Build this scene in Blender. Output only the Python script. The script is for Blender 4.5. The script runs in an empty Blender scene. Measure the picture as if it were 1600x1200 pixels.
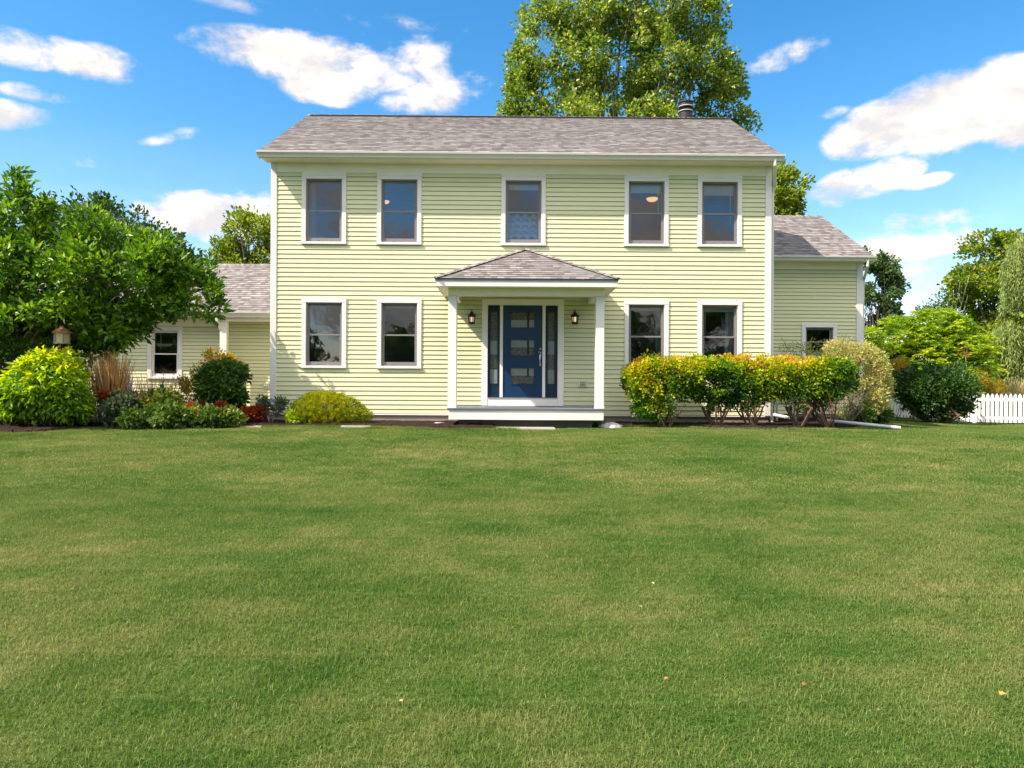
import bpy, math, random
import numpy as np
from mathutils import Vector, Matrix
R = math.radians
random.seed(7); rng = np.random.default_rng(7)
scene = bpy.context.scene
# ------------------------------------------------------------------ camera
FPX = 1117.0; YAW = 0.0075; ROLL = 0.0057; EYE = 1.5
cam_d = bpy.data.cameras.new('camera'); cam = bpy.data.objects.new('camera', cam_d)
scene.collection.objects.link(cam); scene.camera = cam
cam_d.sensor_width = 36.0; cam_d.lens = FPX / 1600 * 36.0; cam_d.clip_end = 3000; cam_d.clip_start = 0.05
R0 = Vector((math.cos(YAW), -math.sin(YAW), 0)); F0 = Vector((math.sin(YAW), math.cos(YAW), 0)); U0 = Vector((0, 0, 1))
RX = R0 * math.cos(ROLL) + U0 * math.sin(ROLL); UX = -R0 * math.sin(ROLL) + U0 * math.cos(ROLL)
m4 = Matrix.Identity(4)
for i in range(3):
    m4[i][0] = RX[i]; m4[i][1] = UX[i]; m4[i][2] = -F0[i]
m4[0][3], m4[1][3], m4[2][3] = 0, 0, EYE
cam.matrix_world = m4
def P(px, py, Y):
    """point of the plane y = Y seen at photo pixel px, py"""
    x = (px - 800) / FPX; y = (600 - py) / FPX
    d = F0 + RX * x + UX * y
    t = Y / d.y
    return Vector((d.x * t, Y, EYE + d.z * t))
def ray(px, py):
    x = (px - 800) / FPX; y = (600 - py) / FPX
    return (F0 + RX * x + UX * y).normalized()
# ------------------------------------------------------------------ light
SUN = Vector((2.16, 1.0, -2.55)).normalized()          # direction the light travels
sun_d = bpy.data.lights.new('sun', 'SUN'); sun_o = bpy.data.objects.new('sun', sun_d)
scene.collection.objects.link(sun_o)
sun_d.energy = 4.0; sun_d.angle = R(0.5); sun_d.color = (1.0, 0.95, 0.86)
sun_o.rotation_euler = SUN.to_track_quat('-Z', 'Y').to_euler()
sun_o.location = (-20, -10, 30)
ELEV = math.asin(-SUN.z); AZ = math.atan2(-SUN.x, -SUN.y)
EXPOSURE = 1.18
world = bpy.data.worlds.new('World'); scene.world = world; world.use_nodes = True
wn = world.node_tree; wn.nodes.clear()
def N(tree, typ, **kw):
    n = tree.nodes.new(typ)
    for k, v in kw.items(): setattr(n, k, v)
    return n
def wmath(op, a, b=None, c=None, tree=None, clamp=False):
    t = tree or wn
    n = N(t, 'ShaderNodeMath', operation=op, use_clamp=clamp)
    for i, v in enumerate((a, b, c)):
        if v is None: continue
        if isinstance(v, (int, float)): n.inputs[i].default_value = v
        else: t.links.new(v, n.inputs[i])
    return n.outputs[0]
SKY_STRENGTH = 0.14
sky = N(wn, 'ShaderNodeTexSky', sky_type='NISHITA'); sky.sun_disc = False
sky.sun_elevation = ELEV; sky.sun_rotation = AZ; sky.air_density = 1.0; sky.dust_density = 0.3; sky.ozone_density = 2.0; sky.altitude = 100
hsv = N(wn, 'ShaderNodeHueSaturation'); hsv.inputs['Saturation'].default_value = 1.42; hsv.inputs['Hue'].default_value = 0.494; hsv.inputs['Value'].default_value = 0.84
wn.links.new(sky.outputs[0], hsv.inputs['Color'])
tc = N(wn, 'ShaderNodeTexCoord'); sep = N(wn, 'ShaderNodeSeparateXYZ'); wn.links.new(tc.outputs['Generated'], sep.inputs[0])
az = wmath('ARCTAN2', sep.outputs[0], sep.outputs[1]); el = wmath('ARCSINE', sep.outputs[2])
mp = N(wn, 'ShaderNodeMapping'); wn.links.new(tc.outputs['Generated'], mp.inputs[0]); mp.inputs['Scale'].default_value = (1, 1, 1.7)
n1 = N(wn, 'ShaderNodeTexNoise'); n1.inputs['Scale'].default_value = 8.5; n1.inputs['Detail'].default_value = 12; n1.inputs['Roughness'].default_value = 0.6; n1.inputs['Distortion'].default_value = 0.1
wn.links.new(mp.outputs[0], n1.inputs['Vector'])
nz = wmath('SUBTRACT', n1.outputs['Fac'], 0.5)
n2 = N(wn, 'ShaderNodeTexNoise'); n2.inputs['Scale'].default_value = 3.2; n2.inputs['Detail'].default_value = 3
wn.links.new(mp.outputs[0], n2.inputs['Vector'])
# px, py, radius x, radius y, weight, tilt
CLOUDS = [(70, 84, 150, 24, 1.0, 0), (190, 96, 60, 13, .55, -.2), (58, 148, 52, 12, .85, 0), (35, 183, 72, 20, .9, .1), (48, 212, 28, 20, .4, 0),
          (105, 258, 62, 12, .6, .1), (265, 213, 44, 9, .5, .3), (480, 96, 160, 34, 1.35, 0), (500, 132, 80, 26, 1.2, 0), (650, 92, 160, 32, .5, 0),
          (700, 140, 90, 28, .45, .25), (640, 163, 50, 14, .5, 0), (308, 338, 92, 30, 1.6, 0), (400, 345, 66, 36, 1.3, .4), (1215, 92, 66, 20, .9, .15),
          (1390, 202, 95, 36, 1.5, .1), (1500, 172, 150, 50, 1.8, .1), (1600, 170, 100, 54, 1.7, 0), (1297, 177, 28, 9, .6, .05), (1330, 293, 70, 24, .8, .25),
          (1385, 270, 56, 24, 1.0, .2), (1450, 283, 42, 9, .6, .15), (1440, 345, 80, 18, .9, 0), (1420, 380, 110, 20, 1.2, .03), (1500, 374, 45, 18, 1.0, 0),
          (1430, 432, 110, 22, .32, 0), (1590, 245, 25, 16, .6, 0), (560, 30, 240, 14, .3, 0)]
acc = None
for (cx, cy, rx, ry, wgt, tilt) in CLOUDS:
    wgt *= 1.45
    c = ray(cx, cy); ex = ray(cx + rx, cy); ey = ray(cx, cy - ry)
    ca, ce = math.atan2(c.x, c.y), math.asin(c.z)
    ra = abs(math.atan2(ex.x, ex.y) - ca) * 1.3; re = abs(math.asin(ey.z) - ce) * 1.55
    da = wmath('SUBTRACT', az, ca); de = wmath('SUBTRACT', el, ce)
    ta = wmath('MULTIPLY_ADD', de, math.sin(tilt), wmath('MULTIPLY', da, math.cos(tilt)))
    te = wmath('MULTIPLY_ADD', da, -math.sin(tilt), wmath('MULTIPLY', de, math.cos(tilt)))
    qa = wmath('MULTIPLY', ta, 1 / ra); qe = wmath('MULTIPLY', te, 1 / re)
    d2 = wmath('MULTIPLY_ADD', qa, qa, wmath('MULTIPLY', qe, qe))
    v = wmath('MULTIPLY', wmath('MAXIMUM', wmath('SUBTRACT', 1.0, d2), 0.0), wgt)
    acc = v if acc is None else wmath('MAXIMUM', acc, v)
hr = N(wn, 'ShaderNodeMapRange', interpolation_type='SMOOTHSTEP'); wn.links.new(el, hr.inputs[0]); hr.inputs[1].default_value = .32; hr.inputs[2].default_value = .7; hr.inputs[3].default_value = -.45; hr.inputs[4].default_value = 1.75
hi_ = hr.outputs[0]
# broken cloud over the rest of the sky, behind the viewer's back, thickened for fill light
back = wmath('MULTIPLY', wmath('SUBTRACT', n2.outputs['Fac'], 0.31), wmath('MULTIPLY_ADD', sep.outputs[1], -4.0, 0.0, clamp=True))
acc = wmath('MAXIMUM', acc, wmath('MULTIPLY', back, wmath('MULTIPLY_ADD', hi_, 2.2, 6.5)))
dens = wmath('ADD', acc, wmath('MULTIPLY', nz, 6.2))
cm = N(wn, 'ShaderNodeMapRange', interpolation_type='SMOOTHSTEP'); wn.links.new(dens, cm.inputs[0])
cm.inputs[1].default_value = 0.2; cm.inputs[2].default_value = 1.55; cm.inputs[3].default_value = 0; cm.inputs[4].default_value = 0.97
gate = N(wn, 'ShaderNodeMapRange'); wn.links.new(acc, gate.inputs[0]); gate.inputs[1].default_value = 0.0; gate.inputs[2].default_value = 0.45
cf = wmath('MULTIPLY', cm.outputs[0], gate.outputs[0])
thin = N(wn, 'ShaderNodeMapRange'); wn.links.new(el, thin.inputs[0]); thin.inputs[1].default_value = 0.0; thin.inputs[2].default_value = 0.32; thin.inputs[3].default_value = 0.34; thin.inputs[4].default_value = 0.0
veil = wmath('MULTIPLY', thin.outputs[0], wmath('MULTIPLY_ADD', n2.outputs['Fac'], 1.2, 0.25), clamp=True)
cfv = wmath('MAXIMUM', cf, veil)
mq = N(wn, 'ShaderNodeMapping'); wn.links.new(mp.outputs[0], mq.inputs[0]); mq.inputs['Location'].default_value = (-.012, 0, .034)
n4 = N(wn, 'ShaderNodeTexNoise'); n4.inputs['Scale'].default_value = 8.5; n4.inputs['Detail'].default_value = 7; n4.inputs['Roughness'].default_value = .6; n4.inputs['Distortion'].default_value = .1; wn.links.new(mq.outputs[0], n4.inputs['Vector'])
ramp = N(wn, 'ShaderNodeMapRange'); wn.links.new(wmath('SUBTRACT', n1.outputs['Fac'], n4.outputs['Fac']), ramp.inputs[0]); ramp.inputs[1].default_value = -.10; ramp.inputs[2].default_value = .06
cc = N(wn, 'ShaderNodeMix', data_type='RGBA'); wn.links.new(ramp.outputs[0], cc.inputs['Factor'])
K = 3.5
cc.inputs['A'].default_value = (.72 * K, .80 * K, .90 * K, 1); cc.inputs['B'].default_value = (1.02 * K, 1.07 * K, 1.08 * K, 1)
kb = wmath('MULTIPLY_ADD', wmath('MULTIPLY_ADD', sep.outputs[1], -3.0, 0.0, clamp=True), hi_, 1.0)   # unseen high cloud behind the viewer brightened as added fill for the shade
kc = N(wn, 'ShaderNodeCombineXYZ'); wn.links.new(wmath('MULTIPLY', kb, 1.03), kc.inputs[0]); wn.links.new(kb, kc.inputs[1]); wn.links.new(wmath('MULTIPLY', kb, .94), kc.inputs[2])
ccb = N(wn, 'ShaderNodeVectorMath', operation='MULTIPLY'); wn.links.new(cc.outputs['Result'], ccb.inputs[0]); wn.links.new(kc.outputs[0], ccb.inputs[1])
mx = N(wn, 'ShaderNodeMix', data_type='RGBA'); wn.links.new(cfv, mx.inputs['Factor']); wn.links.new(hsv.outputs[0], mx.inputs['A']); wn.links.new(ccb.outputs[0], mx.inputs['B'])
bg = N(wn, 'ShaderNodeBackground'); bg.inputs['Strength'].default_value = SKY_STRENGTH
wo = N(wn, 'ShaderNodeOutputWorld'); wn.links.new(mx.outputs['Result'], bg.inputs['Color']); wn.links.new(bg.outputs[0], wo.inputs['Surface'])
scene.view_settings.view_transform = 'Standard'; scene.view_settings.look = 'None'
scene.view_settings.exposure = EXPOSURE; scene.view_settings.gamma = 1.0
scene.view_settings.use_white_balance = True; scene.view_settings.white_balance_temperature = 7300; scene.view_settings.white_balance_tint = 19
scene.cycles.max_bounces = 6; scene.cycles.diffuse_bounces = 3; scene.cycles.glossy_bounces = 3; scene.cycles.transparent_max_bounces = 8; scene.cycles.transmission_bounces = 4
scene.cycles.use_denoising = True
# ------------------------------------------------------------------ materials
def lin(r, g, b):
    f = lambda c: (c / 255 / 12.92) if c <= 10 else (((c / 255) + .055) / 1.055) ** 2.4
    return (f(r), f(g), f(b), 1)
def base_mat(name):
    m = bpy.data.materials.new(name); m.use_nodes = True
    t = m.node_tree; b = t.nodes['Principled BSDF']
    return m, t, b
def paint(name, col, rough=.55, var=.06, scale=6, bump=0.0, bscale=80, metal=0.0, spec=.4):
    m, t, b = base_mat(name)
    tcn = N(t, 'ShaderNodeTexCoord'); nn = N(t, 'ShaderNodeTexNoise'); nn.inputs['Scale'].default_value = scale; nn.inputs['Detail'].default_value = 5
    t.links.new(tcn.outputs['Object'], nn.inputs['Vector'])
    cr = N(t, 'ShaderNodeMix', data_type='RGBA'); t.links.new(nn.outputs['Fac'], cr.inputs['Factor'])
    cr.inputs['A'].default_value = tuple(c * (1 - var * 1.6) for c in col[:3]) + (1,); cr.inputs['B'].default_value = tuple(min(1, c * (1 + var * 1.4)) for c in col[:3]) + (1,)
    t.links.new(cr.outputs['Result'], b.inputs['Base Color'])
    b.inputs['Roughness'].default_value = rough; b.inputs['Metallic'].default_value = metal; b.inputs['Specular IOR Level'].default_value = spec
    if bump:
        n3 = N(t, 'ShaderNodeTexNoise'); n3.inputs['Scale'].default_value = bscale; n3.inputs['Detail'].default_value = 4
        t.links.new(tcn.outputs['Object'], n3.inputs['Vector'])
        bp = N(t, 'ShaderNodeBump'); bp.inputs['Strength'].default_value = bump; bp.inputs['Distance'].default_value = .01
        t.links.new(n3.outputs['Fac'], bp.inputs['Height']); t.links.new(bp.outputs[0], b.inputs['Normal'])
    return m
M = {}
M['trim'] = paint('white_trim', (.87, .82, .76), .5, .05, 3)
M['trim2'] = paint('white_post', (.72, .70, .68), .45, .05, 3)
M['gutter'] = paint('gutter_metal', (.64, .63, .62), .35, .05, 3)
M['sash'] = paint('sash_grey', (.20, .195, .20), .4, .05, 4)
M['sash_w'] = paint('sash_white', (.75, .72, .68), .4, .05, 4)
M['conc'] = paint('concrete', (.27, .23, .19), .9, .22, 3, .4, 30)
M['conc_pale'] = paint('pale_concrete', (.30, .28, .24), .9, .15, 3, .3, 40)
M['fascia_blue'] = paint('drip_edge', (.12, .15, .19), .45, .05)
M['deck'] = paint('deck_paint', (.13, .145, .18), .5, .12, 8)
M['door'] = paint('blue_door_paint', (.003, .033, .095), .32, .08, 5, spec=.5)
M['door_edge'] = paint('dark_blue_rail', (.004, .020, .050), .4, .08, 5)
M['chrome'] = paint('brushed_nickel', (.62, .62, .62), .22, .05, 5, metal=1.0)
M['black'] = paint('black_metal', (.02, .018, .016), .45, .1, 5, metal=.3)
M['flue'] = paint('dark_flue', (.045, .04, .042), .42, .2, 8, metal=.4)
M['room'] = paint('room_wall', (.34, .33, .33), .9, .1, 2)
M['blind'] = paint('pale_blind', (.62, .64, .66), .8, .05, 8)
M['curtain'] = paint('grey_curtain', (.40, .40, .42), .9, .1, 12)
M['bark'] = paint('bark', (.14, .115, .09), .95, .35, 9, .8, 30)
M['bark_pale'] = paint('pale_bark', (.34, .31, .27), .95, .25, 9, .6, 30)
M['stem_red'] = paint('woody_stem', (.13, .075, .05), .9, .3, 14)
M['white_plastic'] = paint('white_plastic', (.58, .58, .58), .4, .08, 4)
M['copper'] = paint('copper_roof', (.55, .25, .15), .5, .2, 8)
M['feed_wood'] = paint('feeder_wood', (.72, .56, .38), .7, .2, 12)
M['unit'] = paint('unit_casing', (.45, .46, .46), .5, .1, 4)
M['fabric'] = paint('crushed_stone', (.46, .46, .46), .8, .12, 6, .3, 40)
M['fence'] = paint('fence_vinyl', (.86, .86, .88), .4, .04, 3)
M['far_white'] = paint('far_white', (.70, .71, .74), .6, .1, 1)
M['far_roof'] = paint('far_roof', (.14, .14, .15), .8, .1, 1)
def siding_mat():
    m, t, b = base_mat('clapboard_paint')
    g = N(t, 'ShaderNodeNewGeometry'); s = N(t, 'ShaderNodeSeparateXYZ'); t.links.new(g.outputs['Position'], s.inputs[0])
    row = wmath('FLOOR', wmath('MULTIPLY_ADD', s.outputs[2], 1 / .1016, 100.0, tree=t), tree=t)
    off = N(t, 'ShaderNodeTexWhiteNoise', noise_dimensions='1D'); t.links.new(row, off.inputs['W'])
    xs = wmath('FLOOR', wmath('MULTIPLY_ADD', s.outputs[0], 1 / 3.6, wmath('MULTIPLY', off.outputs['Value'], 7, tree=t), tree=t), tree=t)
    cv = N(t, 'ShaderNodeCombineXYZ'); t.links.new(row, cv.inputs[0]); t.links.new(xs, cv.inputs[1])
    wnn = N(t, 'ShaderNodeTexWhiteNoise', noise_dimensions='2D'); t.links.new(cv.outputs[0], wnn.inputs['Vector'])
    nn = N(t, 'ShaderNodeTexNoise'); nn.inputs['Scale'].default_value = 1.3; nn.inputs['Detail'].default_value = 6
    mpn = N(t, 'ShaderNodeMapping'); mpn.inputs['Scale'].default_value = (1, 1, 3); t.links.new(g.outputs['Position'], mpn.inputs[0]); t.links.new(mpn.outputs[0], nn.inputs['Vector'])
    f = wmath('ADD', wmath('MULTIPLY', wnn.outputs['Value'], .5, tree=t), wmath('MULTIPLY', nn.outputs['Fac'], .5, tree=t), tree=t)
    c = N(t, 'ShaderNodeMix', data_type='RGBA'); t.links.new(f, c.inputs['Factor'])
    c.inputs['A'].default_value = (.585, .595, .375, 1); c.inputs['B'].default_value = (.665, .675, .43, 1)
    t.links.new(c.outputs['Result'], b.inputs['Base Color']); b.inputs['Roughness'].default_value = .6; b.inputs['Specular IOR Level'].default_value = .3
    n3 = N(t, 'ShaderNodeTexNoise'); n3.inputs['Scale'].default_value = 25; mp3 = N(t, 'ShaderNodeMapping'); mp3.inputs['Scale'].default_value = (.15, 1, 1)
    t.links.new(g.outputs['Position'], mp3.inputs[0]); t.links.new(mp3.outputs[0], n3.inputs['Vector'])
    bp = N(t, 'ShaderNodeBump'); bp.inputs['Strength'].default_value = .25; bp.inputs['Distance'].default_value = .01
    t.links.new(n3.outputs['Fac'], bp.inputs['Height']); t.links.new(bp.outputs[0], b.inputs['Normal'])
    return m
M['siding'] = siding_mat(); M['gap'] = paint('board_shadow_line', (.15, .145, .075), .9, .15, 6)  # second colour paints the shade line under each clapboard
def shingle_mat(name='shingles', rh=.145, tabw=.13):
    m, t, b = base_mat(name)
    uv = N(t, 'ShaderNodeUVMap'); s = N(t, 'ShaderNodeSeparateXYZ'); t.links.new(uv.outputs[0], s.inputs[0])
    cols = []
    for k, (w, sh) in enumerate(((tabw, 3.1), (tabw * 1.7, 5.3))):
        row = wmath('FLOOR', wmath('MULTIPLY', s.outputs[1], 1 / rh, tree=t), tree=t)
        off = N(t, 'ShaderNodeTexWhiteNoise', noise_dimensions='1D'); t.links.new(wmath('ADD', row, sh, tree=t), off.inputs['W'])
        xs = wmath('FLOOR', wmath('MULTIPLY_ADD', s.outputs[0], 1 / w, wmath('MULTIPLY', off.outputs['Value'], 9, tree=t), tree=t), tree=t)
        cv = N(t, 'ShaderNodeCombineXYZ'); t.links.new(row, cv.inputs[0]); t.links.new(xs, cv.inputs[1]); cv.inputs[2].default_value = sh
        wnn = N(t, 'ShaderNodeTexWhiteNoise', noise_dimensions='3D'); t.links.new(cv.outputs[0], wnn.inputs['Vector']); cols.append(wnn.outputs['Value'])
    f = wmath('ADD', wmath('MULTIPLY', cols[0], .72, tree=t), wmath('MULTIPLY', cols[1], .28, tree=t), tree=t)
    cr = N(t, 'ShaderNodeValToRGB'); t.links.new(f, cr.inputs[0]); e = cr.color_ramp.elements
    e[0].position = .08; e[0].color = (.13, .122, .122, 1); e[1].position = .95; e[1].color = (.30, .292, .285, 1)
    for p, c in ((.32, (.165, .150, .149, 1)), (.5, (.22, .203, .202, 1)), (.68, (.205, .205, .205, 1)), (.8, (.27, .253, .246, 1))):
        el_ = e.new(p); el_.color = c
    gn = N(t, 'ShaderNodeTexNoise'); gn.inputs['Scale'].default_value = 180; gn.inputs['Detail'].default_value = 2; t.links.new(uv.outputs[0], gn.inputs['Vector'])
    bn = N(t, 'ShaderNodeTexNoise'); bn.inputs['Scale'].default_value = .8; bn.inputs['Detail'].default_value = 4; t.links.new(uv.outputs[0], bn.inputs['Vector'])
    fac = wmath('MULTIPLY', wmath('MULTIPLY_ADD', gn.outputs['Fac'], .5, .75, tree=t), wmath('MULTIPLY_ADD', bn.outputs['Fac'], .35, .83, tree=t), tree=t)
    vm = N(t, 'ShaderNodeVectorMath', operation='SCALE'); t.links.new(cr.outputs[0], vm.inputs[0]); t.links.new(fac, vm.inputs['Scale'])
    t.links.new(vm.outputs[0], b.inputs['Base Color']); b.inputs['Roughness'].default_value = .92; b.inputs['Specular IOR Level'].default_value = .2
    bp = N(t, 'ShaderNodeBump'); bp.inputs['Strength'].default_value = .5; bp.inputs['Distance'].default_value = .01
    t.links.new(gn.outputs['Fac'], bp.inputs['Height']); t.links.new(bp.outputs[0], b.inputs['Normal'])
    return m
M['shingle'] = shingle_mat()
def glass_mat(name, refl=.13, tint=(.75, .8, .82), rough=.02, wav=.08):
    m = bpy.data.materials.new(name); m.use_nodes = True; t = m.node_tree; t.nodes.clear()
    gl = N(t, 'ShaderNodeBsdfGlossy'); gl.inputs['Roughness'].default_value = rough; gl.inputs['Color'].default_value = (.95, .97, 1, 1)
    tr = N(t, 'ShaderNodeBsdfTransparent'); tr.inputs['Color'].default_value = tint + (1,)
    lw = N(t, 'ShaderNodeLayerWeight'); lw.inputs['Blend'].default_value = .25
    f = wmath('MULTIPLY_ADD', lw.outputs['Fresnel'], .8, refl, tree=t, clamp=True)
    g = N(t, 'ShaderNodeNewGeometry'); nn = N(t, 'ShaderNodeTexNoise'); nn.inputs['Scale'].default_value = 2.6; t.links.new(g.outputs['Position'], nn.inputs['Vector'])
    bp = N(t, 'ShaderNodeBump'); bp.inputs['Strength'].default_value = wav; bp.inputs['Distance'].default_value = .03; t.links.new(nn.outputs['Fac'], bp.inputs['Height']); t.links.new(bp.outputs[0], gl.inputs['Normal'])
    ms = N(t, 'ShaderNodeMixShader'); t.links.new(f, ms.inputs[0]); t.links.new(tr.outputs[0], ms.inputs[1]); t.links.new(gl.outputs[0], ms.inputs[2])
    o = N(t, 'ShaderNodeOutputMaterial'); t.links.new(ms.outputs[0], o.inputs[0])
    return m
M['glass'] = glass_mat('window_glass')
M['glass_dark'] = glass_mat('wing_glass', .06, (.5, .52, .5))
M['frost'] = paint('frosted_glass', (.20, .225, .23), .15, .15, 10, .3, 60, spec=1.0)
M['rain'] = paint('rain_glass', (.035, .04, .02), .12, .5, 30, 1.0, 70, spec=1.0)
def emit(name, col, s):
    m, t, b = base_mat(name); b.inputs['Base Color'].default_value = (.8, .7, .5, 1); b.inputs['Emission Color'].default_value = col + (1,); b.inputs['Emission Strength'].default_value = s; b.inputs['Roughness'].default_value = .3
    return m
M['bulb'] = emit('lamp_glow', (1, .78, .52), .32)
M['ceil_bulb'] = emit('ceiling_lamp_glow', (1, .62, .34), .55)
def noise_ramp(name, stops, scale=1.0, detail=8, rough=.95, fine=60, bump=.6, bdist=.02):
    m, t, b = base_mat(name); g = N(t, 'ShaderNodeNewGeometry')
    n = N(t, 'ShaderNodeTexNoise'); n.inputs['Scale'].default_value = scale; n.inputs['Detail'].default_value = detail; n.inputs['Roughness'].default_value = .6; t.links.new(g.outputs['Position'], n.inputs['Vector'])
    n_ = N(t, 'ShaderNodeTexNoise'); n_.inputs['Scale'].default_value = fine; n_.inputs['Detail'].default_value = 3; t.links.new(g.outputs['Position'], n_.inputs['Vector'])
    f = wmath('ADD', wmath('MULTIPLY', n.outputs['Fac'], .6, tree=t), wmath('MULTIPLY', n_.outputs['Fac'], .4, tree=t), tree=t)
    cr = N(t, 'ShaderNodeValToRGB'); t.links.new(f, cr.inputs[0]); e = cr.color_ramp.elements
    e[0].position = stops[0][0]; e[0].color = stops[0][1] + (1,); e[1].position = stops[-1][0]; e[1].color = stops[-1][1] + (1,)
    for p, c in stops[1:-1]: x = e.new(p); x.color = c + (1,)
    t.links.new(cr.outputs[0], b.inputs['Base Color']); b.inputs['Roughness'].default_value = rough; b.inputs['Specular IOR Level'].default_value = .15
    bp = N(t, 'ShaderNodeBump'); bp.inputs['Strength'].default_value = bump; bp.inputs['Distance'].default_value = bdist
    t.links.new(n_.outputs['Fac'], bp.inputs['Height']); t.links.new(bp.outputs[0], b.inputs['Normal'])
    return m
M['mulch'] = noise_ramp('bark_mulch', [(.3, (.008, .005, .004)), (.5, (.03, .018, .013)), (.62, (.06, .035, .024)), (.75, (.14, .085, .055))], 14, 8, .95, 90, 1, .03)
def lawn_nodes(t, blade):
    """green and straw patches of the lawn, laid out over the ground in metres"""
    g = N(t, 'ShaderNodeNewGeometry'); mp_ = N(t, 'ShaderNodeMapping'); mp_.inputs['Scale'].default_value = (.8, 1.15, 0); t.links.new(g.outputs['Position'], mp_.inputs[0])
    a = N(t, 'ShaderNodeTexNoise'); a.inputs['Scale'].default_value = .55; a.inputs['Detail'].default_value = 4; a.inputs['Roughness'].default_value = .6; t.links.new(mp_.outputs[0], a.inputs['Vector'])
    c = N(t, 'ShaderNodeTexNoise'); c.inputs['Scale'].default_value = 2.6; c.inputs['Detail'].default_value = 6; c.inputs['Roughness'].default_value = .65; t.links.new(mp_.outputs[0], c.inputs['Vector'])
    f = wmath('ADD', wmath('MULTIPLY', a.outputs['Fac'], .6, tree=t), wmath('MULTIPLY', c.outputs['Fac'], .4, tree=t), tree=t)
    cr = N(t, 'ShaderNodeValToRGB'); t.links.new(f, cr.inputs[0]); e = cr.color_ramp.elements
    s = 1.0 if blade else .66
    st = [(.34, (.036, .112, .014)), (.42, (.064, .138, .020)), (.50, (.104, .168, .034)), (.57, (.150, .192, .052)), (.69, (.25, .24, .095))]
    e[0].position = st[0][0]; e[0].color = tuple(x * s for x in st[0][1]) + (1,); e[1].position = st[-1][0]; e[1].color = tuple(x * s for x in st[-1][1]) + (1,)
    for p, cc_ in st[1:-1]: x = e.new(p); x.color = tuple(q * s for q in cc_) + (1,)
    return g, cr.outputs[0]
def lawn_mat():
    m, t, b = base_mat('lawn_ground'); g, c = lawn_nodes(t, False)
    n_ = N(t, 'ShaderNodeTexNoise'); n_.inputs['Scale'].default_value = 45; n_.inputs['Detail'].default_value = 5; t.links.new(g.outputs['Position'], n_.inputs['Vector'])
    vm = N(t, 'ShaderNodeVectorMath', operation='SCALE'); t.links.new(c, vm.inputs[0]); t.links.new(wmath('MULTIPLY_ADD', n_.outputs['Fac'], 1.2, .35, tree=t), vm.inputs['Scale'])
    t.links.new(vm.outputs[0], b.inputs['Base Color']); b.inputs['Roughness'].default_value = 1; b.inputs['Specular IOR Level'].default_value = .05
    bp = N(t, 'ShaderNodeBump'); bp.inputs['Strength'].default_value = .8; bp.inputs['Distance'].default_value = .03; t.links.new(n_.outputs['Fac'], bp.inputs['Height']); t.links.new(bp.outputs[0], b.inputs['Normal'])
    return m
def leafy(m, t, color_out, rough=.5, trans=.35, tboost=1.5, spec=.35):
    b = t.nodes['Principled BSDF']; b.inputs['Roughness'].default_value = rough; b.inputs['Specular IOR Level'].default_value = spec
    t.links.new(color_out, b.inputs['Base Color'])
    tl = N(t, 'ShaderNodeBsdfTranslucent'); vm = N(t, 'ShaderNodeVectorMath', operation='MULTIPLY'); t.links.new(color_out, vm.inputs[0]); vm.inputs[1].default_value = (tboost * 1.15, tboost * 1.1, tboost * .5)
    t.links.new(vm.outputs[0], tl.inputs['Color'])
    ms = N(t, 'ShaderNodeMixShader'); ms.inputs[0].default_value = trans; t.links.new(b.outputs[0], ms.inputs[1]); t.links.new(tl.outputs[0], ms.inputs[2])
    o = t.nodes['Material Output']; t.links.new(ms.outputs[0], o.inputs[0])
def blade_mat():
    m, t, b = base_mat('grass_blade'); g, c = lawn_nodes(t, True)
    at = N(t, 'ShaderNodeAttribute'); at.attribute_name = 'tint'
    vm = N(t, 'ShaderNodeMix', data_type='RGBA'); t.links.new(wmath('MULTIPLY', wmath('GREATER_THAN', at.outputs['Fac'], .92, tree=t), .5, tree=t), vm.inputs['Factor']); t.links.new(c, vm.inputs['A']); vm.inputs['B'].default_value = (.30, .27, .12, 1)
    v2 = N(t, 'ShaderNodeVectorMath', operation='SCALE'); t.links.new(vm.outputs['Result'], v2.inputs[0]); t.links.new(wmath('MULTIPLY_ADD', at.outputs['Fac'], .4, .9, tree=t), v2.inputs['Scale'])
    leafy(m, t, v2.outputs[0], .6, .3, 1.4, .25)
    return m
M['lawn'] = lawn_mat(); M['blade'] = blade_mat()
def leaf_mat(name, stops, trans=.35, rough=.45, spec=.4, tboost=1.5):
    """stops: (position, colour) over the per-leaf tint"""
    m, t, b = base_mat(name); at = N(t, 'ShaderNodeAttribute'); at.attribute_name = 'tint'
    cr = N(t, 'ShaderNodeValToRGB'); t.links.new(at.outputs['Fac'], cr.inputs[0]); e = cr.color_ramp.elements
    e[0].position = stops[0][0]; e[0].color = stops[0][1] + (1,); e[1].position = stops[-1][0]; e[1].color = stops[-1][1] + (1,)
    for p, c in stops[1:-1]: x = e.new(p); x.color = c + (1,)
    leafy(m, t, cr.outputs[0], rough, trans, tboost, spec)
    return m
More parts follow.
